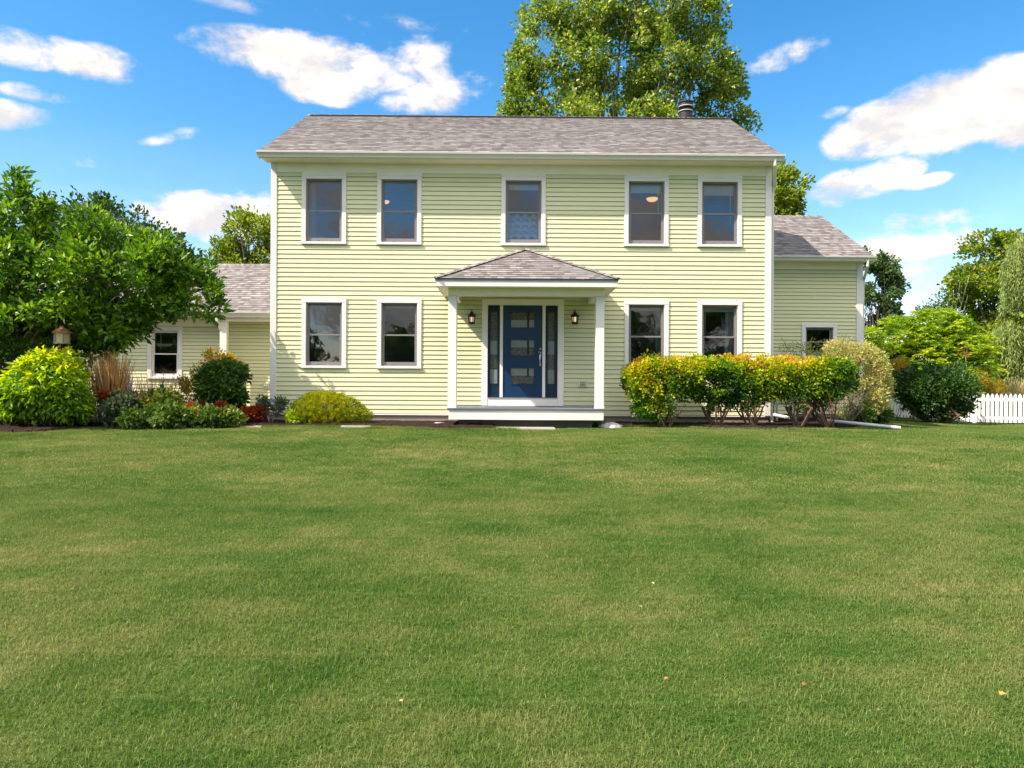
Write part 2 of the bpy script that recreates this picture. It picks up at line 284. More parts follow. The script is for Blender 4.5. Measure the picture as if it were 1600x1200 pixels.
# ------------------------------------------------------------------ mesh builder
col = scene.collection
ORIG = {}
def empty(name, loc, label=None, cat=None, group=None):
    o = bpy.data.objects.new(name, None); col.objects.link(o); o.location = loc; o.empty_display_size = .2
    ORIG[o.name] = Vector(loc)
    if label: o['label'] = label
    if cat: o['category'] = cat
    if group: o['group'] = group
    return o
def tag(o, label=None, cat=None, group=None, kind=None):
    for k, v in (('label', label), ('category', cat), ('group', group), ('kind', kind)):
        if v: o[k] = v
    return o
def origin_of(o):
    while o is not None:
        if o.name in ORIG: return ORIG[o.name]
        o = o.parent
    return Vector((0, 0, 0))
class MB:
    def __init__(s): s.v = []; s.f = []; s.uv = []; s.mi = []; s.useuv = False
    def quad(s, pts, uv=None, mi=0):
        i = len(s.v); s.v += [tuple(p) for p in pts]; s.f.append(tuple(range(i, i + len(pts)))); s.mi.append(mi)
        if uv is not None: s.useuv = True
        s.uv.append(uv or [(0, 0)] * len(pts))
    def box(s, x0, x1, y0, y1, z0, z1, mi=0):
        p = [(x0, y0, z0), (x1, y0, z0), (x1, y1, z0), (x0, y1, z0), (x0, y0, z1), (x1, y0, z1), (x1, y1, z1), (x0, y1, z1)]
        for q in ((0, 3, 2, 1), (4, 5, 6, 7), (0, 1, 5, 4), (1, 2, 6, 5), (2, 3, 7, 6), (3, 0, 4, 7)): s.quad([p[k] for k in q], None, mi)
    def bbox(s, x0, x1, y0, y1, z0, z1, c=.004):
        """box with chamfered vertical and front edges"""
        pts = lambda z, i: [(x0 + i + c, y0 + i, z), (x1 - i - c, y0 + i, z), (x1 - i, y0 + i + c, z), (x1 - i, y1, z), (x0 + i, y1, z), (x0 + i, y0 + i + c, z)]
        rings = [pts(z0, c), pts(z0 + c, 0), pts(z1 - c, 0), pts(z1, c)]
        s.loft(rings, True)
    def loft(s, rings, caps=False):
        i = len(s.v); n = len(rings[0])
        for r in rings: s.v += [tuple(p) for p in r]
        for k in range(len(rings) - 1):
            for j in range(n):
                a = i + k * n + j; b = i + k * n + (j + 1) % n
                s.f.append((a, b, b + n, a + n)); s.uv.append([(0, 0)] * 4); s.mi.append(0)
        if caps:
            s.f.append(tuple(reversed(range(i, i + n)))); s.f.append(tuple(range(i + (len(rings) - 1) * n, i + len(rings) * n))); s.uv += [[(0, 0)] * n] * 2; s.mi += [0, 0]
    def tube(s, pts, rads, n=6, caps=True):
        pts = [Vector(p) for p in pts]; rings = []
        if isinstance(rads, (int, float)): rads = [rads] * len(pts)
        ref = Vector((0, 0, 1)) if abs((pts[-1] - pts[0]).normalized().z) < .9 else Vector((1, 0, 0))
        for k, p in enumerate(pts):
            d = (pts[min(k + 1, len(pts) - 1)] - pts[max(k - 1, 0)]).normalized(); a = d.cross(ref).normalized(); b = d.cross(a)
            rings.append([p + (a * math.cos(2 * math.pi * j / n) + b * math.sin(2 * math.pi * j / n)) * rads[k] for j in range(n)])
        s.loft(rings, caps)
    def lathe(s, c, prof, n=16, rot=0):
        s.loft([[(c[0] + r * math.cos(2 * math.pi * j / n + rot), c[1] + r * math.sin(2 * math.pi * j / n + rot), c[2] + z) for j in range(n)] for r, z in prof], True)
    def build(s, name, mat, parent=None, smooth=False):
        org = origin_of(parent) if parent else Vector((0, 0, 0))
        me = bpy.data.meshes.new(name); v = [(p[0] - org.x, p[1] - org.y, p[2] - org.z) for p in s.v]
        me.from_pydata(v, [], s.f)
        for m in (mat if isinstance(mat, (list, tuple)) else [mat]): me.materials.append(m)
        if isinstance(mat, (list, tuple)): me.polygons.foreach_set('material_index', s.mi)
        if s.useuv:
            l = me.uv_layers.new(name='UVMap'); l.data.foreach_set('uv', [c for u in s.uv for p in u for c in p])
        if smooth: me.polygons.foreach_set('use_smooth', [True] * len(me.polygons))
        me.update(); o = bpy.data.objects.new(name, me); col.objects.link(o)
        if parent: o.parent = parent
        return o
def np_mesh(name, verts, tris, mat, parent=None, tint=None, smooth=False):
    org = origin_of(parent) if parent else Vector((0, 0, 0))
    v = verts - np.array(org); me = bpy.data.meshes.new(name)
    me.vertices.add(len(v)); me.vertices.foreach_set('co', v.astype(np.float32).ravel())
    k = tris.shape[1]; me.loops.add(tris.size); me.loops.foreach_set('vertex_index', tris.astype(np.int32).ravel())
    me.polygons.add(len(tris)); me.polygons.foreach_set('loop_start', np.arange(0, tris.size, k, dtype=np.int32)); me.polygons.foreach_set('loop_total', np.full(len(tris), k, dtype=np.int32))
    if smooth: me.polygons.foreach_set('use_smooth', np.ones(len(tris), dtype=bool))
    me.materials.append(mat)
    if tint is not None:
        a = me.attributes.new('tint', 'FLOAT', 'POINT'); a.data.foreach_set('value', tint.astype(np.float32))
    me.update(); me.validate(); o = bpy.data.objects.new(name, me); col.objects.link(o)
    if parent: o.parent = parent
    return o
# ------------------------------------------------------------------ terrain
def sst(a, b, x): t = np.clip((x - a) / (b - a), 0, 1); return t * t * (3 - 2 * t)
def ground(x, y):
    x = np.asarray(x, float); y = np.asarray(y, float)
    base = .37 * sst(0, 15, y)
    dx = np.maximum(np.maximum(-14 - x, x - 6.5), 0); dy = np.maximum(np.maximum(14.3 - y, y - 25), 0)
    d = np.hypot(dx, dy)
    return base + .24 * (1 - sst(0, 9, d)) + .015 * np.sin(x * .9 + 1) * np.cos(y * .7)
def gz(x, y): return float(ground(x, y))
def grid_mesh(xs, ys, zf, name, mat):
    X, Y = np.meshgrid(xs, ys); Z = zf(X, Y); v = np.stack([X.ravel(), Y.ravel(), Z.ravel()], 1); nx, ny = len(xs), len(ys)
    i = (np.arange(ny - 1)[:, None] * nx + np.arange(nx - 1)[None]).ravel()
    return np_mesh(name, v, np.stack([i, i + 1, i + 1 + nx, i + nx], 1), mat, smooth=True)
xs = np.concatenate([[-900, -400, -150, -70], np.arange(-40, 40.1, .5), [70, 150, 400, 900]]); ys = np.concatenate([[-400, -150, -60, -25], np.arange(-10, 60.1, .5), [90, 160, 400, 1500]])
tag(grid_mesh(xs, ys, ground, 'lawn', M['lawn']), 'mown green lawn with straw coloured patches running up to the house', None, None, 'structure')
# planting beds: outlines in metres, from their edges in the photograph
def G(px, py, guess=14.5):
    """ground point seen at a photo pixel"""
    Y = guess
    for _ in range(30):
        p = P(px, py, Y); Y += (p.z - gz(p.x, Y)) / max(.02, (py - 600) / FPX) * .6
        Y = min(max(Y, 1), 80)
    p = P(px, py, Y); return p
LE = [G(-120, 677), G(0, 678), G(60, 677), G(105, 673), G(140, 669), G(200, 668.5), G(300, 668), G(370, 667.5), G(480, 667), G(560, 667), G(640, 669), G(690, 671), G(775, 671)]
bed_l = [(p.x, p.y) for p in LE] + [(LE[-1].x, 16.2), (-5.3, 16.2), (-5.3, 20.7), (-18, 20.7), (-18, LE[0].y)]
RE = [G(965, 668), G(1010, 665), G(1060, 667), G(1110, 670), G(1180, 671), G(1260, 671), G(1330, 670), G(1385, 664)]
bed_r = [(RE[0].x, 16.2)] + [(p.x, p.y) for p in RE] + [(P(1400, 660, 17.5).x, 17.5), (9.4, 19.8), (5.6, 19.8), (5.6, 16.2)]
def inside(poly, x, y):
    r = np.zeros(np.shape(x), bool); n = len(poly)
    for i in range(n):
        x0, y0 = poly[i]; x1, y1 = poly[(i + 1) % n]
        if y0 == y1: continue
        c = ((y0 > y) != (y1 > y)) & (x < (x1 - x0) * (y - y0) / (y1 - y0) + x0); r ^= c
    return r
def bed(poly, name, label):
    px_ = [p[0] for p in poly]; py_ = [p[1] for p in poly]; st = .06
    xs = np.arange(min(px_), max(px_), st); ys = np.arange(min(py_), max(py_), st); X, Y = np.meshgrid(xs, ys); msk = inside(poly, X, Y)
    er = msk.copy(); er[1:] &= msk[:-1]; er[:-1] &= msk[1:]; er[:, 1:] &= msk[:, :-1]; er[:, :-1] &= msk[:, 1:]
    Z = ground(X, Y) + np.where(er, .035 + rng.random(X.shape) * .04, -.01)
    nx = len(xs); i = (np.arange(len(ys) - 1)[:, None] * nx + np.arange(nx - 1)[None]); keep = msk[:-1, :-1] & msk[1:, 1:] & msk[:-1, 1:] & msk[1:, :-1]; i = i[keep]
    v = np.stack([X.ravel(), Y.ravel(), Z.ravel()], 1); q = np.stack([i, i + 1, i + 1 + nx, i + nx], 1); u, inv = np.unique(q, return_inverse=True)
    tag(np_mesh(name, v[u], inv.reshape(q.shape), M['mulch'], smooth=False), label, None, None, 'structure')
bed(bed_l, 'mulch_bed', 'dark bark mulch of the planting bed left of the front steps')
bed(bed_r, 'mulch_bed', 'dark bark mulch of the planting bed under the yellow hedge')
# ------------------------------------------------------------------ house
W = 16.0
def X(px, Y=W): return P(px, 450, Y).x
def Z(py, px=810, Y=W): return P(px, py, Y).z
ZB = Z(647.0)                              # bottom of the clapboards
XL, XR = X(423.0), P(1204.4, 450, W).x
ZS = Z(257.5)                              # soffit
ZF = Z(272.3)                              # bottom of frieze
house = empty('house', (0, 19.4, ZB - .3), 'pale yellow green two storey clapboard house with white trim and grey shingle roofs', 'house')
def clap(mb, x0, x1, z0, z1, yw, opens=(), e=.1016, proj=.017, axis='y', zref=None):
    """overlapping clapboards on a wall facing the viewer; openings are left out"""
    zr = z0 if zref is None else zref; k = math.floor((z0 - zr) / e); z = zr + k * e
    while z < z1 - 1e-5:
        a, b = max(z, z0), min(z + e, z1)
        cuts = sorted({a, b} | {q for o in opens for q in (o[2], o[3]) if a < q < b})
        for c0, c1 in zip(cuts[:-1], cuts[1:]):
            mid = (c0 + c1) / 2; blocked = sorted([(o[0], o[1]) for o in opens if o[2] < mid < o[3]]); segs = []; cx = x0
            for o0, o1 in blocked:
                if o0 > cx: segs.append((cx, o0))
                cx = max(cx, o1)
            if cx < x1: segs.append((cx, x1))
            f = lambda zz: yw - proj * (1 - (zz - z) / e)
            for s0, s1 in segs:
                mb.quad([(s0, f(c0), c0), (s1, f(c0), c0), (s1, f(c1), c1), (s0, f(c1), c1)])
                if c0 == z: mb.quad([(s0, yw, c0 + .004), (s1, yw, c0 + .004), (s1, f(c0), c0), (s0, f(c0), c0)], None, 1); mb.quad([(s0, f(c0) + .0, c0), (s1, f(c0) + .0, c0), (s1, yw + .001, c0 - .009), (s0, yw + .001, c0 - .009)], None, 1)  # dark lip and strip stand in for the shadow below the board
        z += e
UP = [(471, 542.2), (588.6, 659.6), (783, 852.8), (975.2, 1044.6), (1089.7, 1159)]
LO = [UP[0], UP[1], UP[3], UP[4]]
ZU1, ZU0 = Z(275.6), Z(384.0); ZL1, ZL0 = Z(468.2), Z(577.0)
WW = .992; T = .095                       # casing outer width, casing board width
def wx(pair, row):
    cpx = (pair[0] + pair[1]) / 2; p = P(cpx, 330 if row else 520, W); return p.x
wins = [(wx(p, 1), ZU0, ZU1, 'u', i) for i, p in enumerate(UP)] + [(wx(p, 0), ZL0, ZL1, 'l', i) for i, p in enumerate(LO)]
DX0, DX1 = P(753, 550, W).x, P(880.8, 550, W).x; DZ1 = P(817, 467.5, W).z; DZ0 = P(817, 634, W).z
opens = [(x - WW / 2 + .03, x + WW / 2 - .03, a + .03, b - .03) for x, a, b, _, _ in wins] + [(DX0 + .03, DX1 - .03, DZ0, DZ1 - .03)]
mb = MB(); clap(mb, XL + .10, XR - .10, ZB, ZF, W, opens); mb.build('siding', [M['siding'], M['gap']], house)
# side and back walls, gables
BK = W + 6.92; RIDGE_Y = W + 3.46; PITCH = .577; OV = .38
mb = MB()
for x, sgn in ((XL + .02, -1), (XR - .02, 1)):
    k = 0; z = ZB
    ztop = ZS + (RIDGE_Y - W) * PITCH
    while z < ztop:
        b = min(z + .1016, ztop); ins = max(0, (z - ZS) / PITCH); y0, y1 = W + ins, BK - ins
        if y1 <= y0: break
        mb.quad([(x + sgn * .017, y0, z), (x + sgn * .017, y1, z), (x, y1, b), (x, y0, b)]); mb.quad([(x, y0, z), (x, y1, z), (x + sgn * .017, y1, z), (x + sgn * .017, y0, z)]); z += .1016
mb.quad([(XL, BK, ZB), (XR, BK, ZB), (XR, BK, ZS), (XL, BK, ZS)])
mb.build('end_wall', M['siding'], house)
mb = MB(); mb.box(XL + .03, XR - .03, W + .02, BK - .02, ZB - .7, ZB); mb.build('foundation', M['conc'], house)
for x in (XL, XR - .135):
    mb = MB(); mb.bbox(x, x + .135, W - .028, W + .12, ZB - .01, ZS); mb.build('corner_board', M['trim2'], house)
mb = MB(); mb.box(XL + .137, XR - .137, W - .022, W + .02, ZF, ZS)
for x, a, b, r, i in wins:
    if r == 'u': mb.box(x - WW / 2, x + WW / 2, W - .024, W + .02, ZU1 + .004, ZF + .002)
mb.build('frieze_board', M['trim'], house)
mb = MB(); mb.box(XL - .02, XR + .02, W - .012, W + .03, ZB - .035, ZB - .002); mb.build('water_table', M['trim'], house)
# soffit, fascia, gutter
RX0 = P(403.5, 240, 15.58).x; RX1 = P(1223, 247, 15.58).x
YE = W - OV
mb = MB(); mb.box(RX0 + .04, RX1 - .04, YE + .02, W + .03, ZS, ZS + .03)
k = RX0 + .1
while k < RX1 - .1: mb.box(k, k + .012, YE + .06, W - .05, ZS - .006, ZS - .001); k += .06
mb.build('soffit', M['trim'], house)
ZE = ZS + .135                             # shingle edge height
mb = MB(); mb.box(RX0 + .02, RX1 - .02, YE, YE + .02, ZS - .01, ZE - .02); mb.build('fascia', M['trim'], house)
def gutter(x0, x1, y, z, h=.11, d=.12, name='gutter', mat='gutter'):
    prof = [(y, z), (y - d, z), (y - d, z - .025), (y - d * .86, z - .03), (y - d * .62, z - h * .62), (y - d * .5, z - h), (y, z - h)]
    mb = MB(); mb.loft([[(x0, p[0], p[1]) for p in prof], [(x1, p[0], p[1]) for p in prof]], True); mb.box(x0, x1, y - d - .004, y - d + .008, z - .004, z + .008)
    return mb.build(name, M[mat], house)
gutter(RX0 - .02, RX1 + .03, YE - .001, ZE - .025)
def roof_slope(mb, e0, e1, r0, r1, exposure=.145, lip=.012):
    """shingle courses from the eave edge e0-e1 up to r0-r1"""
    e0, e1, r0, r1 = map(Vector, (e0, e1, r0, r1)); L = ((r0 + r1) / 2 - (e0 + e1) / 2).length; n = max(2, round(L / exposure))
    nrm = (e1 - e0).cross((r0 + r1) / 2 - (e0 + e1) / 2).normalized()
    if nrm.z < 0: nrm = -nrm
    ux = (e1 - e0).normalized(); up = nrm.cross(ux).normalized()
    def uvp(p): d = p - e0; return (d.dot(ux), abs(d.dot(up)))
    for k in range(n):
        a, b = k / n, (k + 1) / n; A, B, C, D = e0.lerp(r0, a), e1.lerp(r1, a), e1.lerp(r1, b), e0.lerp(r0, b)
        ua, ub, uc, ud = uvp(A), uvp(B), uvp(C), uvp(D); rh = .145; ks = (k + .02) * rh, (k + .98) * rh
        mb.quad([A + nrm * lip, B + nrm * lip, C, D], [(ua[0], ks[0]), (ub[0], ks[0]), (uc[0], ks[1]), (ud[0], ks[1])])
        mb.quad([A, B, B + nrm * lip, A + nrm * lip], [(ua[0], ks[0])] * 4)
ZR = ZE + (RIDGE_Y - YE + .03) * PITCH
mb = MB(); ye = YE - .03
roof_slope(mb, (RX0, ye, ZE), (RX1, ye, ZE), (RX0, RIDGE_Y, ZR), (RX1, RIDGE_Y, ZR))
yb = 2 * RIDGE_Y - ye
roof_slope(mb, (RX1, yb, ZE), (RX0, yb, ZE), (RX1, RIDGE_Y, ZR), (RX0, RIDGE_Y, ZR))
for x, s in ((RX0, -1), (RX1, 1)):         # rake edges
    for ya, yc in ((ye, RIDGE_Y), (yb, RIDGE_Y)):
        mb.quad([(x, ya, ZE), (x, yc, ZR), (x, yc, ZR - .03), (x, ya, ZE - .03)])
roof = mb.build('roof', M['shingle'], house)
for x in (RX0 + .005, RX1 - .03):
    for ya in (ye + .02, yb - .02):
        mb = MB(); mb.loft([[(x, ya, ZE - .03), (x + .025, ya, ZE - .03), (x + .025, ya, ZE - .17), (x, ya, ZE - .17)], [(x, RIDGE_Y, ZR - .03), (x + .025, RIDGE_Y, ZR - .03), (x + .025, RIDGE_Y, ZR - .2), (x, RIDGE_Y, ZR - .2)]], True); mb.build('rake_board', M['trim'], house)
mb = MB()
def ridge(mb, x0, x1, y, z, w=.15):
    n = int((x1 - x0) / .14)
    for i in range(n):
        a = x0 + (x1 - x0) * i / n; b = x0 + (x1 - x0) * (i + 1) / n; h = .028; j = rng.random() * 7
        for s in (-1, 1): mb.quad([(a, y + s * w, z - w * PITCH + h), (b, y + s * w, z - w * PITCH + h - .01), (b, y, z + h - .01), (a, y, z + h)], [(a + j, j), (b + j, j), (b + j, j + .1), (a + j, j + .1)])
    for s in (-1, 1): mb.quad([(x0, y + s * w, z - w * PITCH + .028), (x1, y + s * w, z - w * PITCH + .018), (x1, y + s * w, z - w * PITCH - .0), (x0, y + s * w, z - w * PITCH)], [(0, 0)] * 4)
ridge(mb, RX0, RX1, RIDGE_Y, ZR); mb.build('ridge_cap', M['shingle'], roof)
mb = MB(); mb.box(RX0 + .1, RX1 - .02, RIDGE_Y - .185, RIDGE_Y - .153, ZR - .125, ZR - .052); mb.build('ridge_vent', M['black'], roof)
# metal flue
fx = P(1071.5, 175, 20.2).x; zt = P(1071, 160, 20.2).z; zb = ZR - .7
fl = MB(); fl.lathe((fx, 20.2, 0), [(.19, zb), (.19, zt - .30), (.205, zt - .30), (.205, zt - .26), (.15, zt - .25), (.15, zt - .17), (.21, zt - .17), (.21, zt - .12), (.19, zt - .11), (.19, zt - .03), (.215, zt - .03), (.215, zt)], 20)
fo = fl.build('chimney_flue', M['flue'], roof, False)
mb = MB()
for q in (zt - .155, zt - .29): mb.lathe((fx, 20.2, 0), [(.214, q), (.222, q + .01), (.214, q + .025)], 20)
mb.build('flue_band', M['unit'], roof)
# windows
def window(xc, z0, z1, w=WW, y=W, row='u', idx=0, sash='sash', glass='glass', t=T, covers=None):
    hw = w / 2; mb = MB(); yf = y - .036
    mb.bbox(xc - hw, xc - hw + t, yf, y + .09, z0 + t * .55, z1 - t); mb.bbox(xc + hw - t, xc + hw, yf, y + .09, z0 + t * .55, z1 - t)
    mb.bbox(xc - hw - .004, xc + hw + .004, yf - .003, y + .09, z1 - t, z1); mb.bbox(xc - hw - .006, xc + hw + .006, yf - .02, y + .09, z0, z0 + t * .55)
    win = mb.build('window', M['trim2'], house)
    ix0, ix1, iz0, iz1 = xc - hw + t, xc + hw - t, z0 + t * .55, z1 - t
    zm = (iz0 + iz1) / 2 - .01
    mb = MB(); f = .028                     # jamb liner
    mb.box(ix0, ix0 + f, y + .0, y + .10, iz0, iz1); mb.box(ix1 - f, ix1, y + .0, y + .10, iz0, iz1); mb.box(ix0 + f, ix1 - f, y + .0, y + .10, iz1 - f, iz1); mb.box(ix0 + f, ix1 - f, y + .0, y + .10, iz0, iz0 + f * .8)
    mb.build('frame', M[sash], win)
    a0, a1, b0, b1 = ix0 + f, ix1 - f, iz0 + f * .8, iz1 - f
    for nm, (s0, s1, yy, br) in (('upper', (zm - .015, b1, y + .052, .035)), ('lower', (b0, zm + .02, y + .018, .072))):
        mb = MB(); q = .034; d = .03
        mb.box(a0, a0 + q, yy, yy + d, s0, s1); mb.box(a1 - q, a1, yy, yy + d, s0, s1); mb.box(a0 + q, a1 - q, yy, yy + d, s1 - (.035 if nm == 'upper' else .036), s1); mb.box(a0 + q, a1 - q, yy, yy + d, s0, s0 + br)
        if nm == 'lower': mb.box(a0 + .2, a0 + .26, yy - .006, yy, s0 + .012, s0 + .03)
        so = mb.build('sash', M[sash], win)
        mb = MB(); mb.quad([(a0 + q, yy + .015, s0 + br), (a1 - q, yy + .015, s0 + br), (a1 - q, yy + .015, s1 - .035), (a0 + q, yy + .015, s1 - .035)])
        mb.build('pane', M[glass], win)
    for cv in covers or []:
        if cv[0] == 'blind':
            mb = MB(); n = int((cv[1]) / .022)
            for i in range(n):
                zz = iz1 - .03 - i * .022; mb.quad([(a0 + .01, y + .11, zz), (a1 - .01, y + .11, zz), (a1 - .01, y + .125, zz - .02), (a0 + .01, y + .125, zz - .02)])
            mb.build('blind', M['blind'], win)
        elif cv[0] == 'curtain':            # folded cloth hanging at one side
            mb = MB(); c0 = a0 + (a1 - a0) * cv[1]; c1 = a0 + (a1 - a0) * cv[2]; n = 22; pr = [(c0 + (c1 - c0) * i / n, y + .17 + .025 * math.sin(i * 1.9)) for i in range(n + 1)]
            for (p0, p1) in zip(pr[:-1], pr[1:]): mb.quad([(p0[0], p0[1], iz0 - .05), (p1[0], p1[1], iz0 - .05), (p1[0], p1[1], iz1), (p0[0], p0[1], iz1)])
            mb.build('curtain', M['curtain'], win)
        elif cv[0] == 'wand':
            mb = MB(); xx = a0 + (a1 - a0) * cv[1]; mb.tube([(xx, y + .105, iz1 - .05), (xx, y + .105, iz1 - cv[2])], .006, 5); mb.build('blind_wand', M['blind'], win)
        elif cv[0] == 'valance':            # scalloped sheer on the lower sash
            mb = MB(); n = 40
            for r in range(4):
                zt_ = zm - .02 - r * .13
                for i in range(n):
                    u0, u1 = i / n, (i + 1) / n; f2 = lambda u: y + .15 + .02 * math.sin(u * 25 + r * .5)
                    g2 = lambda u: .03 * math.sin(u * 25 + r * .5)
                    mb.quad([(a0 + (a1 - a0) * u0, f2(u0), zt_ - .125 + g2(u0)), (a0 + (a1 - a0) * u1, f2(u1), zt_ - .125 + g2(u1)), (a0 + (a1 - a0) * u1, f2(u1) + .03, zt_ + g2(u1)), (a0 + (a1 - a0) * u0, f2(u0) + .03, zt_ + g2(u0))])
            mb.build('curtain', M['curtain'], win)
    return win
CV = {('u', 0): [('curtain', 0, .2)], ('u', 1): [], ('u', 2): [('blind', .16), ('valance',)], ('u', 3): [('blind', .2), ('wand', .88, .95)], ('u', 4): [('blind', .26), ('wand', .86, .95)],
      ('l', 0): [('blind', .06)], ('l', 1): [('blind', .08)], ('l', 2): [('blind', .09), ('curtain', .82, 1.0)], ('l', 3): [('blind', .11), ('curtain', .73, 1.0), ('wand', .1, .9)]}
for x, a, b, r, i in wins: window(x, a, b, row=r, idx=i, covers=CV[(r, i)])
# rooms behind the glass
mb = MB(); zmid = (ZU0 + ZL1) / 2
for z0, z1 in ((ZB + .02, zmid - .1), (zmid + .1, ZS - .02)):
    a, b, c, d = XL + .15, XR - .15, W + .03, BK - .3; ym = W + 3.2
    for p in ([(a, ym, z0), (b, ym, z0), (b, ym, z1), (a, ym, z1)], [(a, c, z0), (a, ym, z0), (a, ym, z1), (a, c, z1)], [(b, c, z0), (b, ym, z0), (b, ym, z1), (b, c, z1)],
              [(a, c, z0), (b, c, z0), (b, ym, z0), (a, ym, z0)], [(a, c, z1), (b, c, z1), (b, ym, z1), (a, ym, z1)]): mb.quad(p)
    for xx in (-2.0, 2.1): mb.box(xx - .05, xx + .05, W + .3, ym, z0, z1)
mb.build('room', M['room'], house)
def lamp_in(px, py, Y, r, flat, label):
    p = P(px, py, Y); e = empty('ceiling_lamp', (p.x, p.y, p.z), label, 'lamp')
    prof = [(r * math.cos(t) , -r * flat * math.sin(t)) for t in [i / 8 * math.pi / 2 for i in range(9)]][::-1]
    prof[0] = (.004, prof[0][1]); mb = MB(); mb.lathe(p, prof, 18); mb.build('shade', M['ceil_bulb'], e, True)
    mb = MB(); mb.lathe((p.x, p.y, p.z), [(r * 1.04, .0), (r * 1.04, .02), (.03, .025), (.012, .03), (.012, ZS - .03 - p.z)], 14); mb.build('canopy', M['trim'], e)
lamp_in(603.5, 314, 17.6, .075, 1.0, 'small round lit lamp inside the second upper window from the left')
lamp_in(1019, 310, 17.6, .14, .6, 'lit bowl shaped ceiling lamp seen through the fourth upper window')
# ------------------------------------------------------------------ front door
door_parts = []
mb = MB(); ix0, ix1 = P(762, 550, W).x, P(871.3, 550, W).x; iz1 = P(817, 477, W).z; iz0 = P(817, 620.8, W).z
mb.bbox(DX0, ix0, W - .04, W + .06, DZ0, iz1); mb.bbox(ix1, DX1, W - .04, W + .06, DZ0, iz1); mb.bbox(DX0 - .003, DX1 + .003, W - .043, W + .06, iz1, DZ1); mb.box(ix0 + .001, ix1 - .001, W - .03, W + .06, DZ0, iz0 - .012)
m0, m1, m2, m3 = [P(q, 550, W).x for q in (781, 785.6, 847.5, 852)]
mb.box(m0, m1, W - .02, W + .05, iz0, iz1); mb.box(m2, m3, W - .02, W + .05, iz0, iz1)
casing = mb.build('door_casing', M['trim'], house)
mb = MB(); mb.box(ix0, ix1, W - .05, W + .06, iz0 - .012, iz0); mb.build('threshold', M['deck'], casing)
def dpx(a, b, c, d): return P(a, 550, W).x, P(b, 550, W).x, P(817, d, W).z, P(817, c, W).z
def slab(x0, x1, z0, z1, panes, y, mat, name, parent):
    """door leaf with framed openings"""
    mb = MB(); zs = sorted({z0, z1} | {p[2] for p in panes} | {p[3] for p in panes})
    for a, b in zip(zs[:-1], zs[1:]):
        mid = (a + b) / 2; bl = [(p[0], p[1]) for p in panes if p[2] < mid < p[3]]
        segs = [(x0, bl[0][0]), (bl[0][1], x1)] if bl else [(x0, x1)]
        for s in segs: mb.box(s[0], s[1], y, y + .045, a, b)
    for p in panes:
        w = .022
        mb.box(p[0] - w, p[0], y - .012, y, p[2] - w, p[3] + w); mb.box(p[1], p[1] + w, y - .012, y, p[2] - w, p[3] + w); mb.box(p[0], p[1], y - .012, y, p[3], p[3] + w); mb.box(p[0], p[1], y - .012, y, p[2] - w, p[2])
    return mb.build(name, M[mat], parent)
panes = [dpx(798.3, 834.5, a, b) for a, b in ((487.5, 511.7), (531.2, 555.3), (575.2, 599.5))]
dr = slab(m1 + .003, m2 - .003, iz0 + .004, iz1 - .006, panes, W + .0, 'door', 'front_door', house)
dr['label'] = 'blue front door with three horizontal glass panes'
def glazing(p, bands, y, parent, vert=None):
    mb = MB(); h = p[3] - p[2]
    for a, b, mi in bands: mb.quad([(p[0], y, p[2] + h * a), (p[1], y, p[2] + h * a), (p[1], y, p[2] + h * b), (p[0], y, p[2] + h * b)], None, mi)
    if vert:
        w = p[1] - p[0]; mb.box(p[0] + w * vert[0], p[0] + w * vert[1], y - .006, y - .001, p[2] + h * vert[2], p[2] + h * vert[3], 2)
        mb.box(p[0], p[1], y - .005, y - .002, p[2] + h * .5 - .003, p[2] + h * .5 + .003, 2)
    for a, b, mi in bands[:-1]: mb.box(p[0], p[1], y - .004, y - .0005, p[2] + h * b - .003, p[2] + h * b + .003, 2)
    return mb.build('pane', [M['frost'], M['rain'], M['black']], parent)
glazing(panes[0], [(0, .5, 0), (.5, 1, 1)], W + .02, dr, (.7, .78, 0, 1)); glazing(panes[1], [(0, .5, 1), (.5, 1, 0)], W + .02, dr, (.7, .78, .1, 1)); glazing(panes[2], [(0, .5, 1), (.5, 1, 0)], W + .02, dr, (.7, .78, .45, 1))
for (a, b, g0, g1) in ((ix0, m0, 766, 777.2), (m3, ix1, 856, 866.4)):
    p = dpx(g0, g1, 487, 599.5); s = slab(a + .002, b - .002, iz0 + .004, iz1 - .006, [p], W + .008, 'door_edge', 'sidelight', house)
    glazing(p, [(0, .2, 0), (.2, .4, 1), (.4, .6, 0), (.6, 1, 1)], W + .028, s)
hx = P(844.2, 550, W).x
mb = MB(); zc = P(844, 545.5, W).z; mb.tube([(hx, W + .002, zc), (hx, W - .035, zc)], [.032, .026], 14); mb.build('deadbolt', M['chrome'], dr)
mb = MB(); za, zb_ = P(844, 551, W).z, P(844, 572.5, W).z
mb.box(hx - .022, hx + .022, W - .008, W + .001, za - .11, za + .02); mb.tube([(hx, W - .006, za - .02), (hx - .01, W - .05, za - .05), (hx - .012, W - .06, za - .16), (hx - .004, W - .05, zb_ + .03), (hx, W - .004, zb_ + .02)], [.016, .014, .012, .011, .016], 8)
mb.tube([(hx, W + .001, zb_ + .02), (hx, W - .02, zb_ + .02)], .022, 10); mb.tube([(hx - .01, W - .03, za - .005), (hx - .03, W - .055, za + .01)], [.012, .018], 8); mb.build('handle', M['chrome'], dr)
